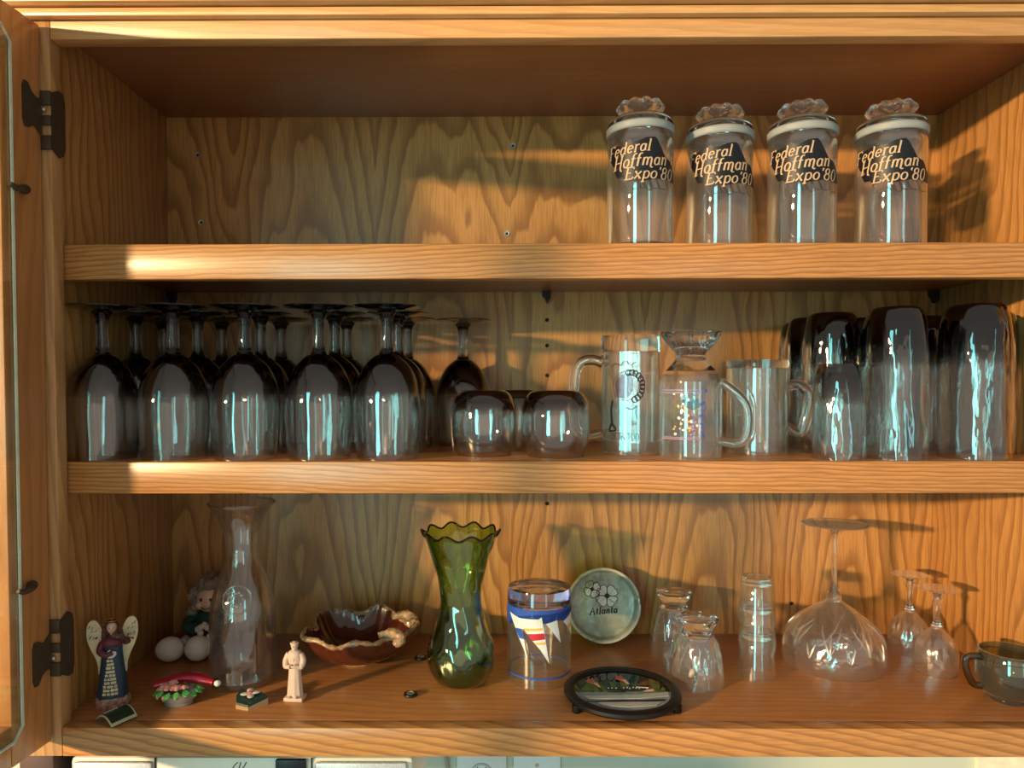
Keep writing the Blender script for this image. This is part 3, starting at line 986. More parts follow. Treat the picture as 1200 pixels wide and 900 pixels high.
hd = obj('head', b, M['skin'], dl)
for sx in (-1, 1):
    obj('eye', ballm((sx * .0068, -.0208, .0765), .0021, 12, 8, (1, .5, 1.15)), M['ink'], hd)
b = tubem(spline([(-.006, -.0218, .0665), (0, -.0235, .0645), (.006, -.0218, .0665)], 4), .0006, seg=6)
obj('mouth', b, M['maroon_cloth'], hd)
b = bmesh.new()
rnd = random.Random(5)
for k in range(46):
    a = rnd.uniform(0, 2 * pi)
    e = rnd.uniform(-.45, 1.5)
    d_ = Vector((cos(a) * cos(e), sin(a) * cos(e), sin(e)))
    if d_.y < -.35 and d_.z < .55:
        continue
    p = Vector((0, .002, .078)) + d_ * rnd.uniform(.019, .026)
    ball(b, p, rnd.uniform(.0055, .0085), 10, 7, lump=.4, lscale=80)
for sx in (-1, 1):
    for k in range(6):
        ball(b, (sx * (.022 + .004 * sin(k * 2)), -.006 + .003 * cos(k), .084 - k * .0068), .0075, 10, 7, lump=.4, lscale=80)
obj('curly_hair', b, M['curls'], dl)
b = bmesh.new()
for k in range(5):
    ball(b, (-.006 + k * .0045, -.034 - .001 * (k % 2), .046 - .003 * abs(k - 2)), .0046, 12, 8)
ball(b, (-.001, -.037, .036), .0045, 12, 8)
obj('lace_collar', b, plain('off_white_lace', (.50, .44, .38), .8), dl)
for sx in (-.003, .004):
    obj('stripe', boxm(.012 + sx - .0012, .012 + sx + .0010, -.0378, -.0350, .026, .034, bevel=.0004), M['white_plush'], dl)
obj('lap', ballm((.012, -.014, .026), .026, 20, 12, (1.1, .85, .55)), M['maroon_cloth'], dl)
obj('shoe', ballm((-.039, -.046, .0172), .0172, 28, 18, (1.1, 1, .95)), M['white_plush'], dl)
obj('shoe', ballm((-.0020, -.044, .0178), .0172, 28, 18, (1.0, 1, .98)), M['white_plush'], dl)
for x in (-.028, -.001):
    obj('leg', tubem([(x, -.012, .018), (x, -.033, .0175)], .0085, seg=12), M['white_plush'], dl)

# angel figurine
M['navy'] = plain('navy_glaze', (.018, .045, .075), .4)
M['wing'] = plain('cream_wing', (.66, .56, .34), .5, noise_amt=.15, scale=120)
M['brown_hair'] = plain('brown_hair', (.085, .032, .018), .6)
M['plum'] = plain('plum_glaze', (.12, .022, .035), .5)
M['ivory'] = plain('ivory_patch', (.60, .52, .33), .5, noise_amt=.2, scale=180)
M['green_ink'] = plain('green_ink', (.03, .06, .03), .6)
an = thing('angel_figurine', 'winged angel figurine in navy and cream playing a violin, by the hinge', 'figurine', (-.4535, .056, 0), .42)


def gown_r(z):
    pr_ = [(0, .0165), (.012, .0165), (.03, .0145), (.05, .0122), (.066, .0108), (.074, .0112), (.080, .0085), (.084, .0045)]
    for (z0, r0), (z1, r1_) in zip(pr_, pr_[1:]):
        if z <= z1:
            return r0 + (r1_ - r0) * (z - z0) / (z1 - z0)
    return .0045


b = lathem([(0, 0)] + [(gown_r(z), z) for z in [i_ * .084 / 24 for i_ in range(25)]] + [(.0035, .0865), (0, .087)], seg=36,
           fn=lambda r, z, th, i: (r * (1 + .045 * cos(8 * th) * max(0, 1 - z / .06)), z))
for v in b.verts:
    v.co.y *= .8
obj('gown', b, M['navy'], an)
b = lathem([(.0172, .0), (.0182, .002), (.0178, .010), (.0168, .0125), (.0160, .012)], seg=40, fn=lambda r, z, th, i: (r * (1 + .04 * cos(12 * th)), z))
for v in b.verts:
    v.co.y *= .8
obj('hem', b, plain('rose_cream_hem', (.36, .20, .15), .6, noise_amt=.6, scale=260), an)
pt_ = bmesh.new()
rnd = random.Random(9)
for rix in range(12):
    z = .017 + rix * .0042
    half = .0085 * (1 - rix / 15)
    n_ = 4 if rix < 5 else (3 if rix < 8 else 2)
    for k in range(n_):
        x0 = -half + 2 * half * k / n_ + rnd.uniform(-.0004, .0004) - .0015
        x1 = x0 + 2 * half / n_ * rnd.uniform(.78, .95)
        rr = gown_r(z) + .0013
        zz0, zz1 = z, z + .0033 * rnd.uniform(.8, 1)
        vs = []
        for (x, zz) in ((x0, zz0), (x1, zz0), (x1, zz1), (x0, zz1)):
            vs.append((x, -.8 * sqrt(max(0, rr * rr - x * x)) - .0002, zz))
        va = [pt_.verts.new(v) for v in vs]
        vb = [pt_.verts.new((v[0], v[1] + .0014, v[2])) for v in vs]
        pt_.faces.new(va)
        pt_.faces.new(vb[::-1])
        for q in range(4):
            pt_.faces.new((va[q], vb[q], vb[(q + 1) % 4], va[(q + 1) % 4]))
obj('patchwork', pt_, M['ivory'], an)
b = ballm((0, -.001, .0755), .0112, 24, 14, (1.12, .85, .72))
tube(b, spline([(-.010, -.002, .076), (-.0125, -.007, .068), (-.006, -.0115, .064), (.001, -.012, .066)], 4), [.0036] * 8 + [.0028] * 5, seg=10)
tube(b, spline([(.010, -.002, .078), (.0145, -.006, .0755), (.017, -.010, .078), (.014, -.012, .081)], 4), [.0036] * 8 + [.0026] * 5, seg=10)
obj('shawl', b, M['plum'], an)
b = bmesh.new()
for q in range(12):
    pass
flat_poly(b, [(-.003, .0600), (-.0048, .0635), (-.0048, .067), (-.002, .0695), (.0012, .0672), (.0045, .0665), (.0052, .063), (.0025, .0600), (0, .0590)])
for v in b.verts:
    v.co.y = -.0108
obj('heart_patch', b, M['white_plush'], an, smooth=0)
b = ballm((0, -.002, .0925), .0062, 24, 16, (.86, .92, 1.12))
ball(b, (0, -.0077, .0918), .0009, 8, 6)
tube(b, [(0, -.001, .083), (0, -.0015, .088)], .0026, seg=10)
hd = obj('head', b, M['skin'], an)
for sx in (-1, 1):
    obj('eye', ballm((sx * .0021, -.0074, .0934), .00055, 8, 6), M['ink'], hd)
b = ballm((0, .0005, .0942), .0072, 20, 14, (.98, .95, 1.02))
for v in b.verts:
    if v.co.y < -.0022 and v.co.z < .0975:
        v.co.y = -.0022 + (v.co.y + .0022) * .1
tube(b, spline([(-.006, 0, .093), (-.0082, .0, .086), (-.0085, -.001, .079)], 4), [.003] * 4 + [.0026] * 5, seg=8)
tube(b, spline([(.006, 0, .093), (.0088, .0, .086), (.0100, -.002, .080)], 4), [.003] * 4 + [.0026] * 5, seg=8)
obj('hair', b, M['brown_hair'], an)
b = tubem([(.0062 * cos(2 * pi * k / 20), .0062 * sin(2 * pi * k / 20), .1005) for k in range(20)], .0007, seg=6, closed=True)
tube(b, [(0, -.004, .0995), (.0005, -.006, .1045)], [.0008, .0003], seg=6)
obj('tiara', b, plain('antique_gold', (.42, .26, .10), .35, .8), an)
for sx in (-1, 1):
    pw = [(.006, .072), (.0105, .088), (.0155, .0985), (.0215, .1005), (.0258, .0955), (.0270, .086), (.0262, .077), (.0225, .066), (.0180, .056), (.0155, .046), (.0150, .037), (.0125, .0375), (.0110, .046), (.0095, .058)]
    pts = [tuple(p) for p in spline([(sx * x, z) for x, z in pw], 3)]
    b = prism(bmesh.new(), pts, .0052, .0078)
    for v in b.verts:
        v.co.y += .16 * abs(v.co.x) - .002
    wg = obj('wing', b, M['wing'], an)
    b = bmesh.new()
    rnd = random.Random(4)
    for k in range(11):
        x = sx * rnd.uniform(.0150, .0245)
        z = rnd.uniform(.078, .0965)
        a = rnd.uniform(.5, 1.1)
        ribbon(b, [(x - .0016 * cos(a), z - .0018 * sin(a)), (x, z + .0003), (x + .0016 * cos(a), z + .0018 * sin(a))], .0007, .0007)
    for v in b.verts:
        v.co.y = .0030 + .16 * abs(v.co.x)
    obj('feather_marks', b, M['green_ink'], wg, smooth=0)
b = bmesh.new()
ball(b, (.0085, -.0125, .0845), .0042, 16, 10, (1.3, .5, .8))
ball(b, (.0035, -.0115, .0855), .0034, 16, 10, (1.2, .5, .8))
tube(b, [(.012, -.0130, .0840), (.0215, -.0150, .0815)], [.0011, .0008], seg=8)
ball(b, (.0225, -.0152, .0812), .0014, 8, 6)
obj('violin', b, plain('brown_varnish', (.09, .045, .02), .35), an)
obj('bow', tubem([(.004, -.0165, .0905), (.020, -.0160, .0770)], .0006, seg=6), M['brown_hair'], an)

# curved souvenir tile leaning over itself
mg = thing('curved_photo_magnet', 'small arched dark green card with a cream border, at the angel\'s foot', 'magnet', (-.4310, .0205, 0), -.62)
mg.rotation_euler = (radians(4), 0, -.62)


def arch(x0, x1, y0, y1, R_, th, z0, n=10):
    b_ = bmesh.new()
    rows_ = []
    for k in range(n + 1):
        x = x0 + (x1 - x0) * k / n
        z = z0 - (x - .002) ** 2 / R_
        rows_.append([b_.verts.new((x, y0, z)), b_.verts.new((x, y1, z)), b_.verts.new((x, y1, z - th)), b_.verts.new((x, y0, z - th))])
    for p, q in zip(rows_, rows_[1:]):
        for k in range(4):
            b_.faces.new((p[k], p[(k + 1) % 4], q[(k + 1) % 4], q[k]))
    b_.faces.new(rows_[0])
    b_.faces.new(rows_[-1][::-1])
    return b_


obj('card', arch(-.0185, .0185, -.0145, .0145, .036, .0012, .0112), plain('cream_card', (.42, .42, .28), .5), mg)
obj('picture', arch(-.0170, .0165, -.0130, .0130, .036, .0003, .01135), plain('dark_green_print', (.016, .030, .014), .35), mg)
b = bmesh.new()
for k in range(7):
    box(b, -.004, -.0028, -.011 + k * .0022, -.0096 + k * .0022, .0102, .01125)
obj('caption', b, M['ink_white'], mg)

# little flower pot with a red cap-shaped bloom lying across
pot = thing('flower_pot_ornament', 'tiny grey oval pot of pink roses topped by a long red santa hat', 'ornament', (-.3780, .0590, 0), .12)
pot.scale = (1.22, 1.22, 1.12)
M['pot'] = plain('pewter_grey', (.27, .27, .28), .4, .25)
b = lathem([(0, 0), (.0125, 0), (.0132, .0015), (.0128, .003), (.0150, .006), (.0185, .0145), (.0170, .0150), (.0130, .0125), (0, .0122)], seg=40)
for v in b.verts:
    v.co.y *= .62
obj('pot_body', b, M['pot'], pot)
M['leaf'] = plain('enamel_green', (.09, .42, .10), .3, coat=.5, noise_amt=.4, scale=200)
M['petal'] = plain('pale_pink_petal', (.72, .32, .27), .4, noise_amt=.3, scale=300)
for k in range(15):
    a = -pi + k * 2 * pi / 15
    b = bmesh.new()
    ln = .0075
    pts = [(0, 0), (.25, .42), (.6, .5), (.85, .25), (1, 0), (.85, -.25), (.6, -.5), (.25, -.42)]
    top = [b.verts.new((x * ln, y * ln * .8, .0012 - .002 * x * x + (.0006 if abs(y) < .1 else 0))) for x, y in pts]
    bot = [b.verts.new((v.co.x, v.co.y, v.co.z - .0009)) for v in top]
    b.faces.new(top)
    b.faces.new(bot[::-1])
    for q in range(8):
        b.faces.new((top[q], bot[q], bot[(q + 1) % 8], top[(q + 1) % 8]))
    put(b, Matrix.Translation((.0165 * cos(a), .0098 * sin(a), .0150 + .001 * (k % 3))) @ Matrix.Rotation(a, 4, 'Z') @ Matrix.Rotation(.30, 4, 'Y'))
    obj('leaf', b, M['leaf'], pot)
for (x, y, z, s_) in ((-.0100, -.0035, .0195, .0062), (-.0005, -.0050, .0190, .0050), (.0065, -.0040, .0190, .0036), (-.0150, -.0035, .0180, .0036), (-.005, .001, .0225, .0042)):
    b = bmesh.new()
    for ring_, (nn, rr, hh) in enumerate(((5, .75, .0), (4, .42, .35), (1, 0, .55))):
        for q in range(nn):
            a = 2 * pi * q / nn + ring_ * .5
            ball(b, (x + s_ * rr * cos(a), y + s_ * rr * sin(a) * .8, z + s_ * hh), s_ * (.48 if ring_ < 2 else .3), 10, 7, (1, 1, .6))
    obj('rose', b, M['petal'], pot)
for (x, y, z) in ((-.0165, -.0082, .0125), (-.0105, -.0100, .0112), (.0085, -.0098, .0128), (.0005, -.0105, .0120)):
    obj('bud', ballm((x, y, z), .0022, 10, 8, (.8, .8, 1.3)), M['petal'], pot)
M['crimson'] = plain('crimson_glaze', (.42, .006, .035), .22, coat=.8)
hp = spline([(-.027, .014, .0150), (-.018, .016, .0165), (-.004, .016, .0205), (.010, .015, .0215), (.022, .012, .0195), (.031, .009, .0180)], 5)
b = tubem(hp, [.0028 + .0040 * sin(pi * min(1, (k + 3) / len(hp)) * .9) for k in range(len(hp))], seg=14, flat=.8)
obj('red_cap', b, M['crimson'], pot)
obj('cap_tip', ballm((.0330, .0085, .0180), .0042, 16, 10, (.8, 1, 1)), M['ink'], pot)
obj('pompom', ballm((.0350, .0050, .0180), .0032, 16, 10), M['ink_white'], pot)

# heart-shaped plaque with dogwood
hp_ = thing('flower_plaque', 'small dark green plaque with a white and pink flower, lying flat', 'plaque', (-.2920, .0540, .0), .0)
pl = [(-.018, .004), (-.016, .016), (-.008, .012), (.006, .013), (.0200, .003), (.002, -.0125), (-.014, -.0075)]
b = bmesh.new()
for (z0, z1, k, mt, nm) in ((.0, .0035, 1.0, plain('tan_edge', (.42, .26, .14), .6), 'base'), (.0035, .0062, .97, plain('bottle_green', (.012, .040, .028), .3, coat=.4), 'face')):
    b = bmesh.new()
    va = [b.verts.new((x * k, y * k, z0 + .05 * (y + .0125))) for x, y in pl]
    vb = [b.verts.new((x * k, y * k, z1 + .30 * (y + .0125))) for x, y in pl] if nm == 'face' else [b.verts.new((x, y, z1 + .30 * (y + .0125))) for x, y in pl]
    if nm == 'face':
        for v, (x, y) in zip(va, pl):
            v.co.z = z0 + .30 * (y + .0125)
    else:
        for v in va:
            v.co.z = 0
    b.faces.new(va)
    b.faces.new(vb[::-1])
    for q in range(len(pl)):
        b.faces.new((va[q], vb[q], vb[(q + 1) % len(pl)], va[(q + 1) % len(pl)]))
    obj(nm, b, mt, hp_)
for k in range(4):
    a = .3 + k * pi / 2
    b = ballm((0, 0, 0), .0052, 14, 8, (1.1, .75, .28))
    put(b, Matrix.Translation((-.001 + .0058 * cos(a), .0045 + .0050 * sin(a), .0135 + .0014 * sin(a))) @ Matrix.Rotation(a, 4, 'Z'))
    obj('petal', b, plain('porcelain_white', (.68, .58, .52), .35), hp_) if k == 0 else obj('petal', b, bpy.data.materials['porcelain_white'], hp_)
obj('flower_centre', ballm((-.001, .0035, .0148), .0032, 12, 8, (1.1, .8, .5)), plain('coral_pink', (.55, .14, .11), .4), hp_)

# friar statuette
st = thing('friar_statuette', 'pale pink robed friar statuette with folded arms, standing alone', 'statuette', (-.2442, .0720, 0), -.1)
M['plaster'] = plain('pale_pink_plaster', (.66, .47, .38), .55, noise_amt=.05)
obj('plinth', boxm(-.0115, .0115, -.0085, .0085, 0, .005, bevel=.0012), M['plaster'], st)
b = lathem([(0, .005)] + sprof([(.0092, .005), (.0088, .012), (.0076, .030), (.0072, .042), (.0088, .052), (.0075, .0575), (.0035, .0602), (.0030, .062)], 4) + [(0, .062)], seg=40,
           fn=lambda r, z, th, i: (r * (1 + .07 * cos(9 * th) * max(0, 1 - z / .046)), z))
for v in b.verts:
    v.co.y *= .78
tube(b, spline([(-.0072, 0, .0555), (-.0105, -.001, .048), (-.0088, -.005, .0415), (-.002, -.0085, .0425)], 5), [.0034] * 5 + [.0036] * 6 + [.0026] * 5, seg=12)
tube(b, spline([(.0072, 0, .0555), (.0105, -.001, .048), (.0088, -.005, .0415), (.002, -.0085, .0430)], 5), [.0034] * 5 + [.0036] * 6 + [.0026] * 5, seg=12)
tube(b, spline([(-.0065, -.001, .0565), (0, -.0065, .0500), (.0065, -.001, .0565)], 5), .0013, seg=8)
for k in range(4):
    tube(b, [(-.0018 + k * .0012, -.0085, .0435), (.0006 + k * .0006, -.0096, .0415)], .0007, seg=6)
ball(b, (0, -.0012, .0655), .0046, 20, 14, (.88, .95, 1.1))
ball(b, (0, -.0056, .0652), .0008, 8, 6)
ball(b, (0, -.0032, .0618), .0026, 10, 8, (1, .8, 1))
for sx in (-1, 1):
    ball(b, (sx * .0041, -.0008, .0655), .0010, 8, 6, (.5, 1, 1.3))
    ball(b, (sx * .004, -.0072, .0058), .0024, 10, 6, (.8, 1.4, .6))
st2 = obj('robed_figure', b, M['plaster'], st)
b = tubem([(.0040 * cos(2 * pi * k / 20), -.001 + .0040 * sin(2 * pi * k / 20), .0682) for k in range(20)], .0013, seg=8, closed=True)
obj('tonsure', b, M['plaster'], st)

# brown drip-glaze dish shaped like a leaf
M['brown_glaze'] = plain('brown_glaze', (.085, .018, .009), .16, coat=.8, noise_amt=.35, scale=45)
M['drip'] = plain('tan_drip_glaze', (.36, .22, .12), .3, coat=.5, noise_amt=.55, scale=120)
bw = thing('drip_glaze_dish', 'brown leaf-shaped dish with a tan frothy glazed rim', 'dish', (-.1930, .1960, 0), 0)


def leaf_r(th):
    return 1 + .10 * cos(5 * th + .4) + .05 * cos(3 * th) + .02 * cos(13 * th + 1)


def leaf_z(th):
    return .0035 * cos(5 * th + .4) + .0022 * cos(9 * th + .7) + .004 * sin(th)


def bwl(r, z, th, i):
    k = min(1, max(0, z / .045))
    kk = k ** 1.3
    return r * (1 + (leaf_r(th) - 1) * kk) + .0009 * cos(28 * th) * kk * (1 if i > 11 else 0), z + leaf_z(th) * kk * (1 if z > .01 else 0)


bo_ = sprof([(.0255, .0028), (.048, .009), (.063, .023), (.070, .038), (.0715, .0455)], 3)
bi_ = [(.0690, .0465)] + [(max(0, r - .004), z + .0045) for r, z in reversed(bo_[:-1])] + [(0, .0075)]
bm_ = lathem([(0, .0025)] + bo_ + bi_, seg=120, fn=bwl)
for v in bm_.verts:
    v.co.y *= .90
obj('bowl', bm_, M['brown_glaze'], bw)
b = bmesh.new()
rim = []
for k in range(110):
    th = 2 * pi * k / 110
    rr = .0700 * leaf_r(th)
    rim.append((rr * cos(th), rr * sin(th) * .90, .0460 + leaf_z(th)))
tube(b, rim, [.0031 + .0012 * noise.noise(Vector((k * .35, 3, 1))) for k in range(110)], seg=9, closed=True)
for v in b.verts:
    v.co += Vector((noise.noise(v.co * 260), noise.noise(v.co * 260 + Vector((9, 0, 0))), noise.noise(v.co * 260 + Vector((0, 9, 0))))) * .0012
obj('rim', b, M['drip'], bw)
for (x, y, z, rr) in ((.0660, .016, .0520, .0085), (.0560, -.034, .0440, .0080)):
    b = bmesh.new()
    tube(b, spline([(x - .022, y - .002, z + .002), (x - .010, y + .002, z + .004), (x + .002, y, z + .003), (x + .008, y - .004, z - .002), (x + .004, y - .009, z - .005), (x - .002, y - .008, z - .003)], 5),
         [.0035 + .0035 * sin(pi * k / 26) for k in range(26)], seg=10)
    for v in b.verts:
        v.co += Vector((noise.noise(v.co * 200), noise.noise(v.co * 200 + Vector((9, 0, 0))), noise.noise(v.co * 200 + Vector((0, 9, 0))))) * .002
    obj('curled_lobe', b, M['drip'], bw)
b = lathem([(.0215, 0), (.0245, .0), (.0250, .0026), (.0215, .0030)], seg=40, closed=True)
obj('foot_ring', b, M['drip'], bw)

# two loose black grommets on the shelf
for (x, y, lb) in ((-.1085, .2000, 'black grommet ring lying on the shelf, the one beside the green vase base'), (-.1080, .0830, 'black grommet ring lying on the shelf nearer its front edge')):
    g = thing('grommet', lb, 'ring', (x, y, 0), 0, 'black grommets on the bottom shelf')
    obj('rubber_ring', lathem([(.0042, .0002), (.0072, .0), (.0084, .0014), (.0080, .0030), (.0060, .0036), (.0044, .0028)], seg=32, closed=True), M['dark'], g)
    obj('metal_eyelet', lathem([(.0030, .0004), (.0046, .0004), (.0050, .0034), (.0042, .0040), (.0030, .0026)], seg=24, closed=True), M['screw'], g)

# green vase
vs_ = thing('green_vase', 'translucent green glass vase with crimped rim and swirled body', 'vase', (-.0490, .1220, 0))
vo = sprof([(.0235, 0), (.0330, .006), (.0405, .020), (.0425, .036), (.0400, .052), (.0330, .070), (.0272, .092), (.0258, .108), (.0280, .128), (.0335, .150), (.0405, .172), (.0450, .1850), (.0480, .1905)], 5)
vi = [(r - .0018, z) for r, z in reversed(vo) if z > .008] + [(.020, .0075), (0, .0080)]


def vfn(r, z, th, i):
    k = max(0, min(1, (z - .172) / .0185))
    sw_ = .012 * sin(10 * (th + z * 16)) * max(0, min(1, (z - .004) / .02)) * (1 - k)
    return r * (1 + sw_ + .035 * k * cos(10 * th)), z + .0032 * k * cos(10 * th)


obj('body', lathem([(0, .0015), (.018, .0008)] + vo + vi, seg=110, fn=vfn), M['green_glass'], vs_)
rimp = []
for k in range(110):
    th = 2 * pi * k / 110
    r, z = vfn(.0478, .1905, th, 0)
    rimp.append((r * cos(th), r * sin(th), z))
obj('rim', tubem(rimp, .0013, seg=8, closed=True), thin_glass('green_rim', (.16, .22, .06), 2.), vs_)

# tumbler with signal flags, upside down
ft = thing('flag_tumbler', 'upside-down clear tumbler with blue band and coloured pennants', 'tumbler', (.0500, .1380, 0))
R1 = .0405
fo_ = [(R1, 0), (R1, .02), (R1, .095), (.0398, .1120), (.0385, .1175), (.0350, .1190), (.026, .1182), (0, .1170)]
fi_ = [(0, .1010), (.030, .1005), (.0375, .0985), (.0388, .093), (R1 - .0016, .02), (R1 - .0016, 0.0006)]
obj('body', lathem(fo_[:3] + fi_[::-1][0:0] + [(R1 - .0016, .095), (R1 - .0016, .0006)], seg=80, closed=True), M['clear'], ft)
obj('thick_base', lathem([(R1 - .0001, .0952), (.0400, .1120), (.0387, .1175), (.0350, .1190), (.026, .1182), (0, .1170), ][::-1] + [(R1 - .0017, .0955), (.0375, .1000), (.030, .1015), (0, .1020)], seg=80), M['solid'], ft)


def pol(name, pts, mat, R_, parent, dz=0):
    b_ = bmesh.new()
    flat_poly(b_, pts)
    return obj(name, put(wrap(b_, R_, .0026), FROT), mat, parent)


FROT = Matrix.Rotation(-.05, 4, 'Z')
Rf = R1 + .0003
pol('blue_band', [(-.126, .0985), (.126, .0985), (.126, .0905), (.060, .0905), (.050, .079), (.036, .089), (.022, .0855), (.010, .0905), (-.008, .0930), (-.028, .0885), (-.040, .0835), (-.05, .075), (-.126, .0905)], M['ink_blue'], Rf, ft)
pol('pennant', [(-.045, .0905), (-.026, .0868), (-.002, .0880), (-.0105, .0745), (-.033, .0735)], M['ink_white'], Rf + .0002, ft)
pol('pennant', [(-.034, .0745), (-.022, .0745), (-.0145, .036), (-.020, .050)], M['ink_white'], Rf + .0002, ft)
pol('pennant_stripe', [(-.0335, .0732), (-.0225, .0740), (-.0185, .0615), (-.0262, .0620)], M['ink_blue'], Rf + .0004, ft)
pol('pennant', [(-.021, .0755), (.003, .0905), (.0125, .0330), (.0015, .050)], M['ink_white'], Rf + .0003, ft)
pol('pennant_stripe', [(-.0205, .0752), (.0040, .0775), (.0050, .0745), (-.0182, .0720)], M['ink_gold'], Rf + .0005, ft)
pol('pennant_stripe', [(-.0150, .0690), (.0058, .0710), (.0075, .0635), (-.0090, .0610)], M['ink_red'], Rf + .0005, ft)
pol('pennant_stripe', [(-.0062, .0588), (.0084, .0600), (.0090, .0575), (-.0045, .0562)], M['ink_gold'], Rf + .0005, ft)
pol('pennant', [(.0085, .0820), (.0230, .0855), (.0290, .0560)], M['ink_white'], Rf + .0002, ft)
pol('pennant', [(.0330, .0820), (.0560, .0900), (.0600, .0560)], M['ink_white'], Rf + .0002, ft)
pol('pennant_stripe', [(.0400, .0740), (.0565, .0775), (.0575, .0720), (.0450, .0690)], M['ink_gold'], Rf + .0004, ft)
pol('pennant', [(-.085, .089), (-.062, .092), (-.075, .055)], M['ink_white'], Rf + .0002, ft)
b = lathem([(Rf, .0125), (Rf, .0148)], seg=80)
obj('blue_ring', b, M['ink_blue'], ft)
b = lathem([(.0389, .1172), (.0403, .1115), (.0408, .0990)], seg=80)
obj('tinted_shoulder', put(b, Matrix.Scale(1.006, 4)), thin_glass('lavender_tint', (.72, .68, .86), 1.2), ft)

# stoneware ashtray leaning on the back
ash = thing('souvenir_ashtray', 'round grey-green ashtray with black flower drawing, leaning on the back panel', 'ashtray', (.1495, .2720, 0))
t_ = NT('celadon_glaze')
tc = t_.n('ShaderNodeTexCoord')
nz = t_.n('ShaderNodeTexNoise', Vector=tc.outputs['Object'], Scale=45., Detail=5., Distortion=1.5)
cc = t_.ramp(nz.outputs[0], [(.3, (.24, .25, .19)), (.55, (.38, .39, .31)), (.75, (.54, .54, .46))])
M['celadon'] = t_.finish(t_.n('ShaderNodeBsdfPrincipled', Base_Color=cc, Roughness=.30, Coat_Weight=.3).outputs[0])
AR = .0535


def ashfn(r, z, th, i):
    k = 1 if 3 <= i <= 7 else 0
    d = min(abs(((th - a0 + pi) % (2 * pi)) - pi) for a0 in (radians(8), radians(128), radians(248)))
    return r, z - (.0045 * math.exp(-(d / .07) ** 2) if k else 0)


am = lathem([(0, 0), (AR * .84, 0), (AR * .93, .003), (AR, .014), (AR, .018), (AR * .985, .0195), (AR * .95, .0190), (AR * .91, .0175), (AR * .86, .008), (AR * .80, .0062), (0, .0055)], seg=120, fn=ashfn)
TILT = Matrix.Translation((0, .0, AR + .0005)) @ Matrix.Rotation(radians(-9), 4, 'X')
FA = TILT @ Matrix.Rotation(pi / 2, 4, 'X')
put(am, FA)
obj('body', am, M['celadon'], ash)
b = tubem([(AR * .965 * cos(2 * pi * k / 80), AR * .965 * sin(2 * pi * k / 80), .0188 if min(abs(((2 * pi * k / 80 - a0 + pi) % (2 * pi)) - pi) for a0 in (radians(8), radians(128), radians(248))) > .1 else .0150) for k in range(80)], .0017, seg=8, closed=True)
obj('rim', put(b, FA), plain('pale_rim_glaze', (.55, .52, .44), .3, coat=.4), ash)
pe, li = bmesh.new(), bmesh.new()


def dogwood(cx, cz, s_, rot):
    for k in range(4):
        a = rot + k * pi / 2
        loc = [(.15, -.12), (.5, -.52), (.85, -.50), (1.0, -.14), (.90, .0), (1.0, .14), (.85, .50), (.5, .52), (.15, .12)]
        pts = [(cx + s_ * (x * cos(a) - y * sin(a)), cz + s_ * (x * sin(a) + y * cos(a))) for x, y in loc]
        flat_poly(pe, pts)
        ribbon(li, pts + [pts[0]], .0011, .0011)
        ribbon(li, [(cx + s_ * .25 * cos(a), cz + s_ * .25 * sin(a)), (cx + s_ * .75 * cos(a), cz + s_ * .75 * sin(a))], .0003, .0003)
    ribbon(li, arc(cx, cz, s_ * .12, s_ * .12, 0, 360, 10), s_ * .22, s_ * .22)


dogwood(-.015, .0215, .0125, .5)
dogwood(.0065, .0120, .0165, .75)
ribbon(li, spline([(-.004, .018), (-.006, .008), (-.010, .004)], 4), .0008, .0008)
ribbon(li, spline([(.010, .006), (.016, .003), (.021, .006)], 4), .0007, .0007)
write(li, 'Atlanta', -.0190, -.0135, .0100, slant=.15, thick=.20, thin=.11, squeeze=1.02, gap=.10, rise=.08)
for bm_, y_, nm, mt in ((pe, -.0060, 'petals', plain('white_glaze_petal', (.70, .70, .63), .3)), (li, -.0064, 'drawing', M['ink'])):
    for v in bm_.verts:
        v.co.y = y_
    obj(nm, put(bm_, TILT), mt, ash, smooth=0)

# round trivet with a painted glass scene
tv = thing('glass_trivet', 'round black-framed trivet with painted glass flowers and water, near the front edge', 'trivet', (.1450, .0720, 0), .0)
TR = .0675
obj('frame', lathem([(TR - .0105, .0085), (TR - .009, .0062), (TR - .001, .0060), (TR + .0015, .009), (TR + .0012, .0125), (TR - .002, .0145), (TR - .008, .0142), (TR - .0105, .0115)], seg=96, closed=True), M['dark'], tv)
for a in (-150, -30, 90):
    x, y = (TR - .001) * cos(radians(a)), (TR - .001) * sin(radians(a))
    obj('foot', lathem([(0, 0), (.0045, 0), (.0052, .0015), (.0052, .0090), (0, .0092)], seg=20, cx=x, cy=y), M['dark'], tv)
obj('glass_disc', lathem([(0, .0088), (TR - .009, .0088), (TR - .009, .0112), (0, .0112)], seg=64), thin_glass('amber_backing_glass', (.50, .42, .36), 1.4), tv)


def layer(name, pts, mat, z, th=.0005, parent=None):
    b_ = bmesh.new()
    k = TR - .0100
    q = []
    for x, y in pts:
        r_ = hypot(x, y)
        f = min(1, .985 / max(r_, 1e-6))
        q.append((x * f * k, y * f * k))
    va = [b_.verts.new((x, y, z)) for x, y in q]
    vb = [b_.verts.new((x, y, z + th)) for x, y in q]
    b_.faces.new(va)
    b_.faces.new(vb[::-1])
    for i in range(len(q)):
        j = (i + 1) % len(q)
        b_.faces.new((va[i], vb[i], vb[j], va[j]))
    return obj(name, b_, mat, parent or tv, smooth=0)


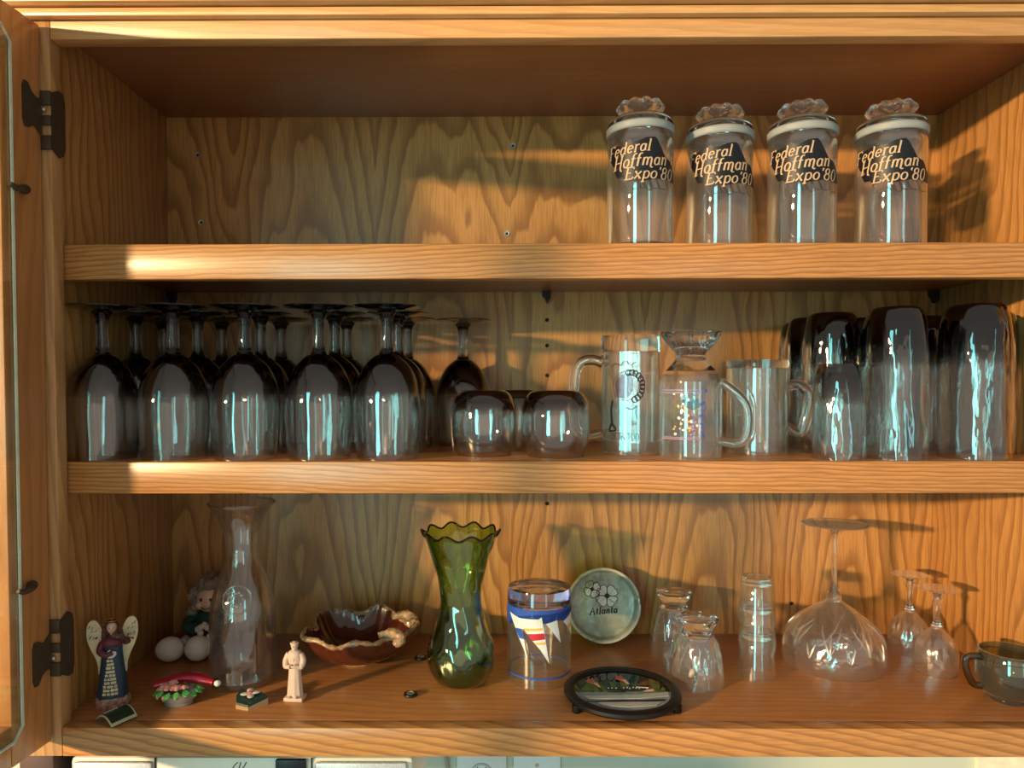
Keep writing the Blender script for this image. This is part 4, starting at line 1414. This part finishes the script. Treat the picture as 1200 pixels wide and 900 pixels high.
water = [(cos(radians(a)), sin(radians(a))) for a in range(180 + 6, 361 - 2, 6)]
layer('water', water + [(.75, -.02), (.4, -.05), (.0, -.12), (-.6, -.10)], plain('grey_blue_paint', (.20, .28, .31), .25, noise_amt=.25, scale=60), .0113)
layer('water_band', [(-.85, -.30), (-.3, -.27), (.3, -.24), (.92, -.12), (.90, -.30), (.3, -.42), (-.3, -.44), (-.75, -.42)], plain('pale_grey_paint', (.38, .42, .42), .25), .0119)
layer('dark_line', [(-.80, -.56), (-.3, -.50), (.3, -.50), (.78, -.46), (.78, -.52), (.3, -.57), (-.3, -.56)], M['ink'], .0120)
layer('water_band', [(-.60, -.62), (0, -.58), (.70, -.58), (.55, -.74), (.0, -.80), (-.5, -.74)], bpy.data.materials['pale_grey_paint'], .0119)
M['moss'] = plain('moss_green_paint', (.075, .14, .03), .35, noise_amt=.5, scale=90)
rnd = random.Random(12)
for k in range(26):
    x = -.88 + 1.72 * k / 25 + rnd.uniform(-.03, .03)
    if -.35 < x < -.18:
        continue
    yb = -.10 + rnd.uniform(-.02, .05)
    h_ = rnd.uniform(.35, .80) * (1 - .45 * x * x)
    ln = rnd.uniform(-.18, .18)
    layer('painted_leaf', [(x - .035, yb), (x - .05 + ln * .5, yb + h_ * .5), (x + ln, yb + h_), (x + .05 + ln * .5, yb + h_ * .5), (x + .04, yb)], M['moss'], .0113 + .00003 * k)
M['coral'] = plain('coral_paint', (.50, .12, .075), .35)
M['pale_coral'] = plain('pale_coral_paint', (.72, .42, .30), .35)
for x, y in ((-.57, .34), (.06, .50)):
    f = layer('painted_flower', [(x - .12, y + .02), (x - .06, y + .22), (x - .02, y + .10), (x + .03, y + .26), (x + .05, y + .08), (x + .09, y - .06), (x + .02, y - .10)], M['coral'], .0128)
    layer('flower_tip', [(x + .01, y - .06), (x + .09, y - .03), (x + .14, y - .26), (x + .10, y - .28)], M['pale_coral'], .0131, parent=f)
layer('painted_boat', [(-.32, -.04), (.0, -.10), (.36, -.10), (.62, .0), (.58, .06), (.2, .02), (-.3, .0)], M['ink'], .0130)
layer('painted_roof', [(.28, .06), (.56, .02), (.60, .16), (.34, .16)], M['ink'], .0130)
for k, (x, y) in enumerate([(-.30, -.01), (-.22, .0), (-.14, -.01), (.02, .0), (.10, .02), (.14, -.03), (.22, .02), (.28, .0), (.34, -.02), (.44, .02), (.50, -.03)]):
    layer('highlight_dash', [(x, y), (x + .03, y + .01), (x + .035, y + .035), (x + .005, y + .025)], M['ink_white'], .0136)
layer('highlight_dash', [(.30, .055), (.56, .02), (.56, .035), (.30, .07)], M['ink_white'], .0136)
layer('highlight_dash', [(.42, -.14), (.62, -.13), (.66, -.02), (.58, -.04)], M['pale_coral'], .0136)


# two footed faceted dessert glasses, upside down
def octo(prof, n, mat, name, parent, seg_per=6, inner_from=None):
    """n flat facets softened at the rim"""
    def fn(r, z, th, i):
        a = (th % (2 * pi / n)) - pi / n
        k = (cos(pi / n) / cos(a)) ** .9
        m_ = max(0, min(1, (z - .012) / .02))
        return r * (1 + (k - 1) * m_ * .8), z
    return obj(name, lathem(prof, seg=n * seg_per, fn=fn), mat, parent, smooth=28)


FG = 'faceted footed glasses upside down'
fg = thing('faceted_glass', 'faceted footed glass upside down, set behind its twin', 'glass', (.2450, .2330, 0), .2, FG)
octo([(.0330, 0), (.0325, .012), (.0300, .034), (.0255, .052), (.0205, .0610), (.0185, .0605), (.0235, .050), (.0280, .034), (.0308, .012), (.0312, 0.0004)], 8, M['facet'], 'body', fg)
octo([(0, .0560), (.012, .0545), (.0180, .0608), (.0205, .0613), (.0178, .066), (.0185, .070), (.0235, .078), (.0262, .0825), (.0240, .0838), (0, .0825)], 8, M['solid'], 'foot', fg)
ar = bmesh.new()
for k in range(8):
    a0 = 2 * pi * (k + .5) / 8
    pts = []
    for q in range(9):
        u = -1 + 2 * q / 8
        z = .020 + .034 * (1 - u * u)
        rr = .0318 - max(0, z - .012) * .17 - max(0, z - .034) * .10
        pts.append(((rr) * cos(a0 + u * .36), (rr) * sin(a0 + u * .36), z))
    tube(ar, pts, .0008, seg=6)
obj('panel_ridges', ar, M['solid'], fg)
copy_tree(fg, (.2480, .1220, 0), 'faceted footed glass upside down, in front of its twin beside the trivet', .45)

# three nested shot glasses
SG = 'stacked clear shot glasses'
sg = thing('shot_glass', 'lowest clear shot glass of the nested stack of three', 'shot glass', (.3300, .1440, 0), 0, SG)
obj('body', lathem([(.0238, 0), (.0236, .004), (.0185, .0590), (.0175, .0605), (0, .0598), (0, .0500), (.0165, .0490), (.0176, .046), (.0224, .002)], seg=56), M['clear'], sg)
obj('base', lathem([(0, .0500), (.0160, .0492), (.0178, .0500), (.0180, .0588), (0, .0592)], seg=48), M['solid'], sg)
copy_tree(sg, (.3302, .1440, .0345), 'middle clear shot glass of the nested stack of three', .3)
copy_tree(sg, (.3298, .1440, .0690), 'topmost clear shot glass of the nested stack of three', .6)

# large etched coupe, upside down
cp = thing('champagne_coupe', 'large wide-bowled clear coupe with cut leaves, upside down', 'coupe glass', (.4480, .1860, 0), .3)
cb = sprof([(.0630, 0), (.0650, .010), (.0640, .026), (.0580, .044), (.0450, .060), (.0280, .073), (.0140, .082), (.0085, .088)], 4)
obj('bowl', lathem(cb + [(max(0, r - .0013), z - .0012 * (z > .03)) for r, z in reversed(cb)], seg=72, closed=True), thin_glass('cut_crystal', (.97, .97, .965), 2.6, haze=.022, wavy=.5, wavy_scale=(90, 90, 90)), cp)
obj('stem', lathem([(0, .083), (.0085, .0845), (.0098, .090), (.0070, .098), (.0050, .106), (.0037, .120), (.0034, .165), (.0045, .178), (.0090, .1835), (0, .1842)], seg=24), M['solid'], cp)
obj('foot', lathem([(0, .1835), (.012, .1838), (.036, .1868), (.0415, .1872), (.0420, .1884), (.040, .1890), (.01, .1868), (0, .1866)], seg=64), thin_glass('coupe_foot_glass', (.985, .985, .985), 2.5, haze=.07), cp)


def cb_r(z):
    for (r0, z0), (r1_, z1) in zip(cb, cb[1:]):
        if z0 <= z <= z1:
            return r0 + (r1_ - r0) * (z - z0) / max(1e-6, z1 - z0)
    return cb[-1][0]


cut = bmesh.new()
for k in range(8):
    a0 = 2 * pi * k / 8
    for (da0, z0, da1, z1) in ((0, .030, .26, .062), (0, .030, -.26, .062), (-.20, .040, .20, .066), (0.39, .022, .30, .040), (.39, .022, .48, .040), (.0, .030, .0, .056)):
        pts = []
        for q in range(7):
            u = q / 6
            z = z0 + (z1 - z0) * u
            a = a0 + da0 + (da1 - da0) * u
            rr = cb_r(z) + .0003
            pts.append((rr * cos(a), rr * sin(a), z))
        tube(cut, pts, [.0004, .0009, .0012, .0013, .0012, .0009, .0004], seg=6)
obj('cut_leaves', cut, thin_glass('frosted_cut', (.95, .95, .94), 2.5, rough=.25, haze=.05), cp)

# liqueur glasses
LG = 'cut liqueur glasses upside down'
lq = thing('liqueur_glass', 'small stemmed liqueur glass upside down, the rear one near the corner', 'liqueur glass', (.5740, .2300, 0), 0, LG)


def lqf(r, z, th, i):
    k = max(0, min(1, (z - .012) / .012)) * max(0, min(1, (.056 - z) / .01))
    return r * (1 + .028 * k * cos(10 * th)), z


lb_ = sprof([(.0262, 0), (.0266, .012), (.0250, .028), (.0200, .042), (.0110, .0530), (.0060, .0570)], 4)
obj('bowl', lathem(lb_ + [(max(0, r - .0015), z - .001 * (z > .02)) for r, z in reversed(lb_)], seg=80, fn=lqf, closed=True), thin_glass('cut_liqueur_glass', (.97, .97, .965), 2.8, haze=.022, wavy=.6, wavy_scale=(140, 140, 60)), lq)
obj('stem', lathem([(0, .0560), (.0062, .0568), (.0072, .0590), (.0055, .0612), (.0040, .064), (.0042, .086), (.0050, .0890), (.0072, .0935), (.0068, .0970), (.0040, .1000), (.0060, .1030), (.010, .1042), (0, .1046)], seg=24), M['solid'], lq)
obj('foot', lathem([(0, .1040), (.010, .1042), (.0210, .1072), (.0232, .1078), (.0234, .1087), (.021, .1090), (0, .1066)], seg=48), bpy.data.materials['coupe_foot_glass'], lq)
copy_tree(lq, (.5700, .1600, 0), 'small stemmed liqueur glass upside down, the front one near the green cup', .4, (1, 1, 1))

# olive glass cup at the edge of the frame
gc = thing('green_glass_cup', 'olive green glass cup with a thin handle, right way up', 'cup', (.6060, .0760, 0), 0)
go = sprof([(.0225, .0), (.0245, .003), (.0250, .006), (.0305, .012), (.0345, .024), (.0352, .036), (.0338, .048), (.0325, .054), (.0325, .0580)], 4)
obj('body', lathem([(0, .001)] + go + [(.0308, .0580)] + [(r - .0022, z) for r, z in reversed(go) if z > .010] + [(.020, .0085), (0, .0085)], seg=64), M['olive_glass'], gc)
hh = spline([(-.0320, 0, .0500), (-.0400, 0, .0515), (-.0500, 0, .0500), (-.0520, 0, .0430), (-.0490, 0, .030), (-.0420, 0, .018), (-.0320, 0, .0150)], 5)
obj('handle', tubem(hh, .0030, seg=12, flat=1.4), thin_glass('olive_handle', (.50, .52, .33), 2.), gc)
obj('band', lathem([(.0334, .0495), (.0340, .0500), (.0334, .0506)], seg=64, closed=True), M['olive_glass'], gc)
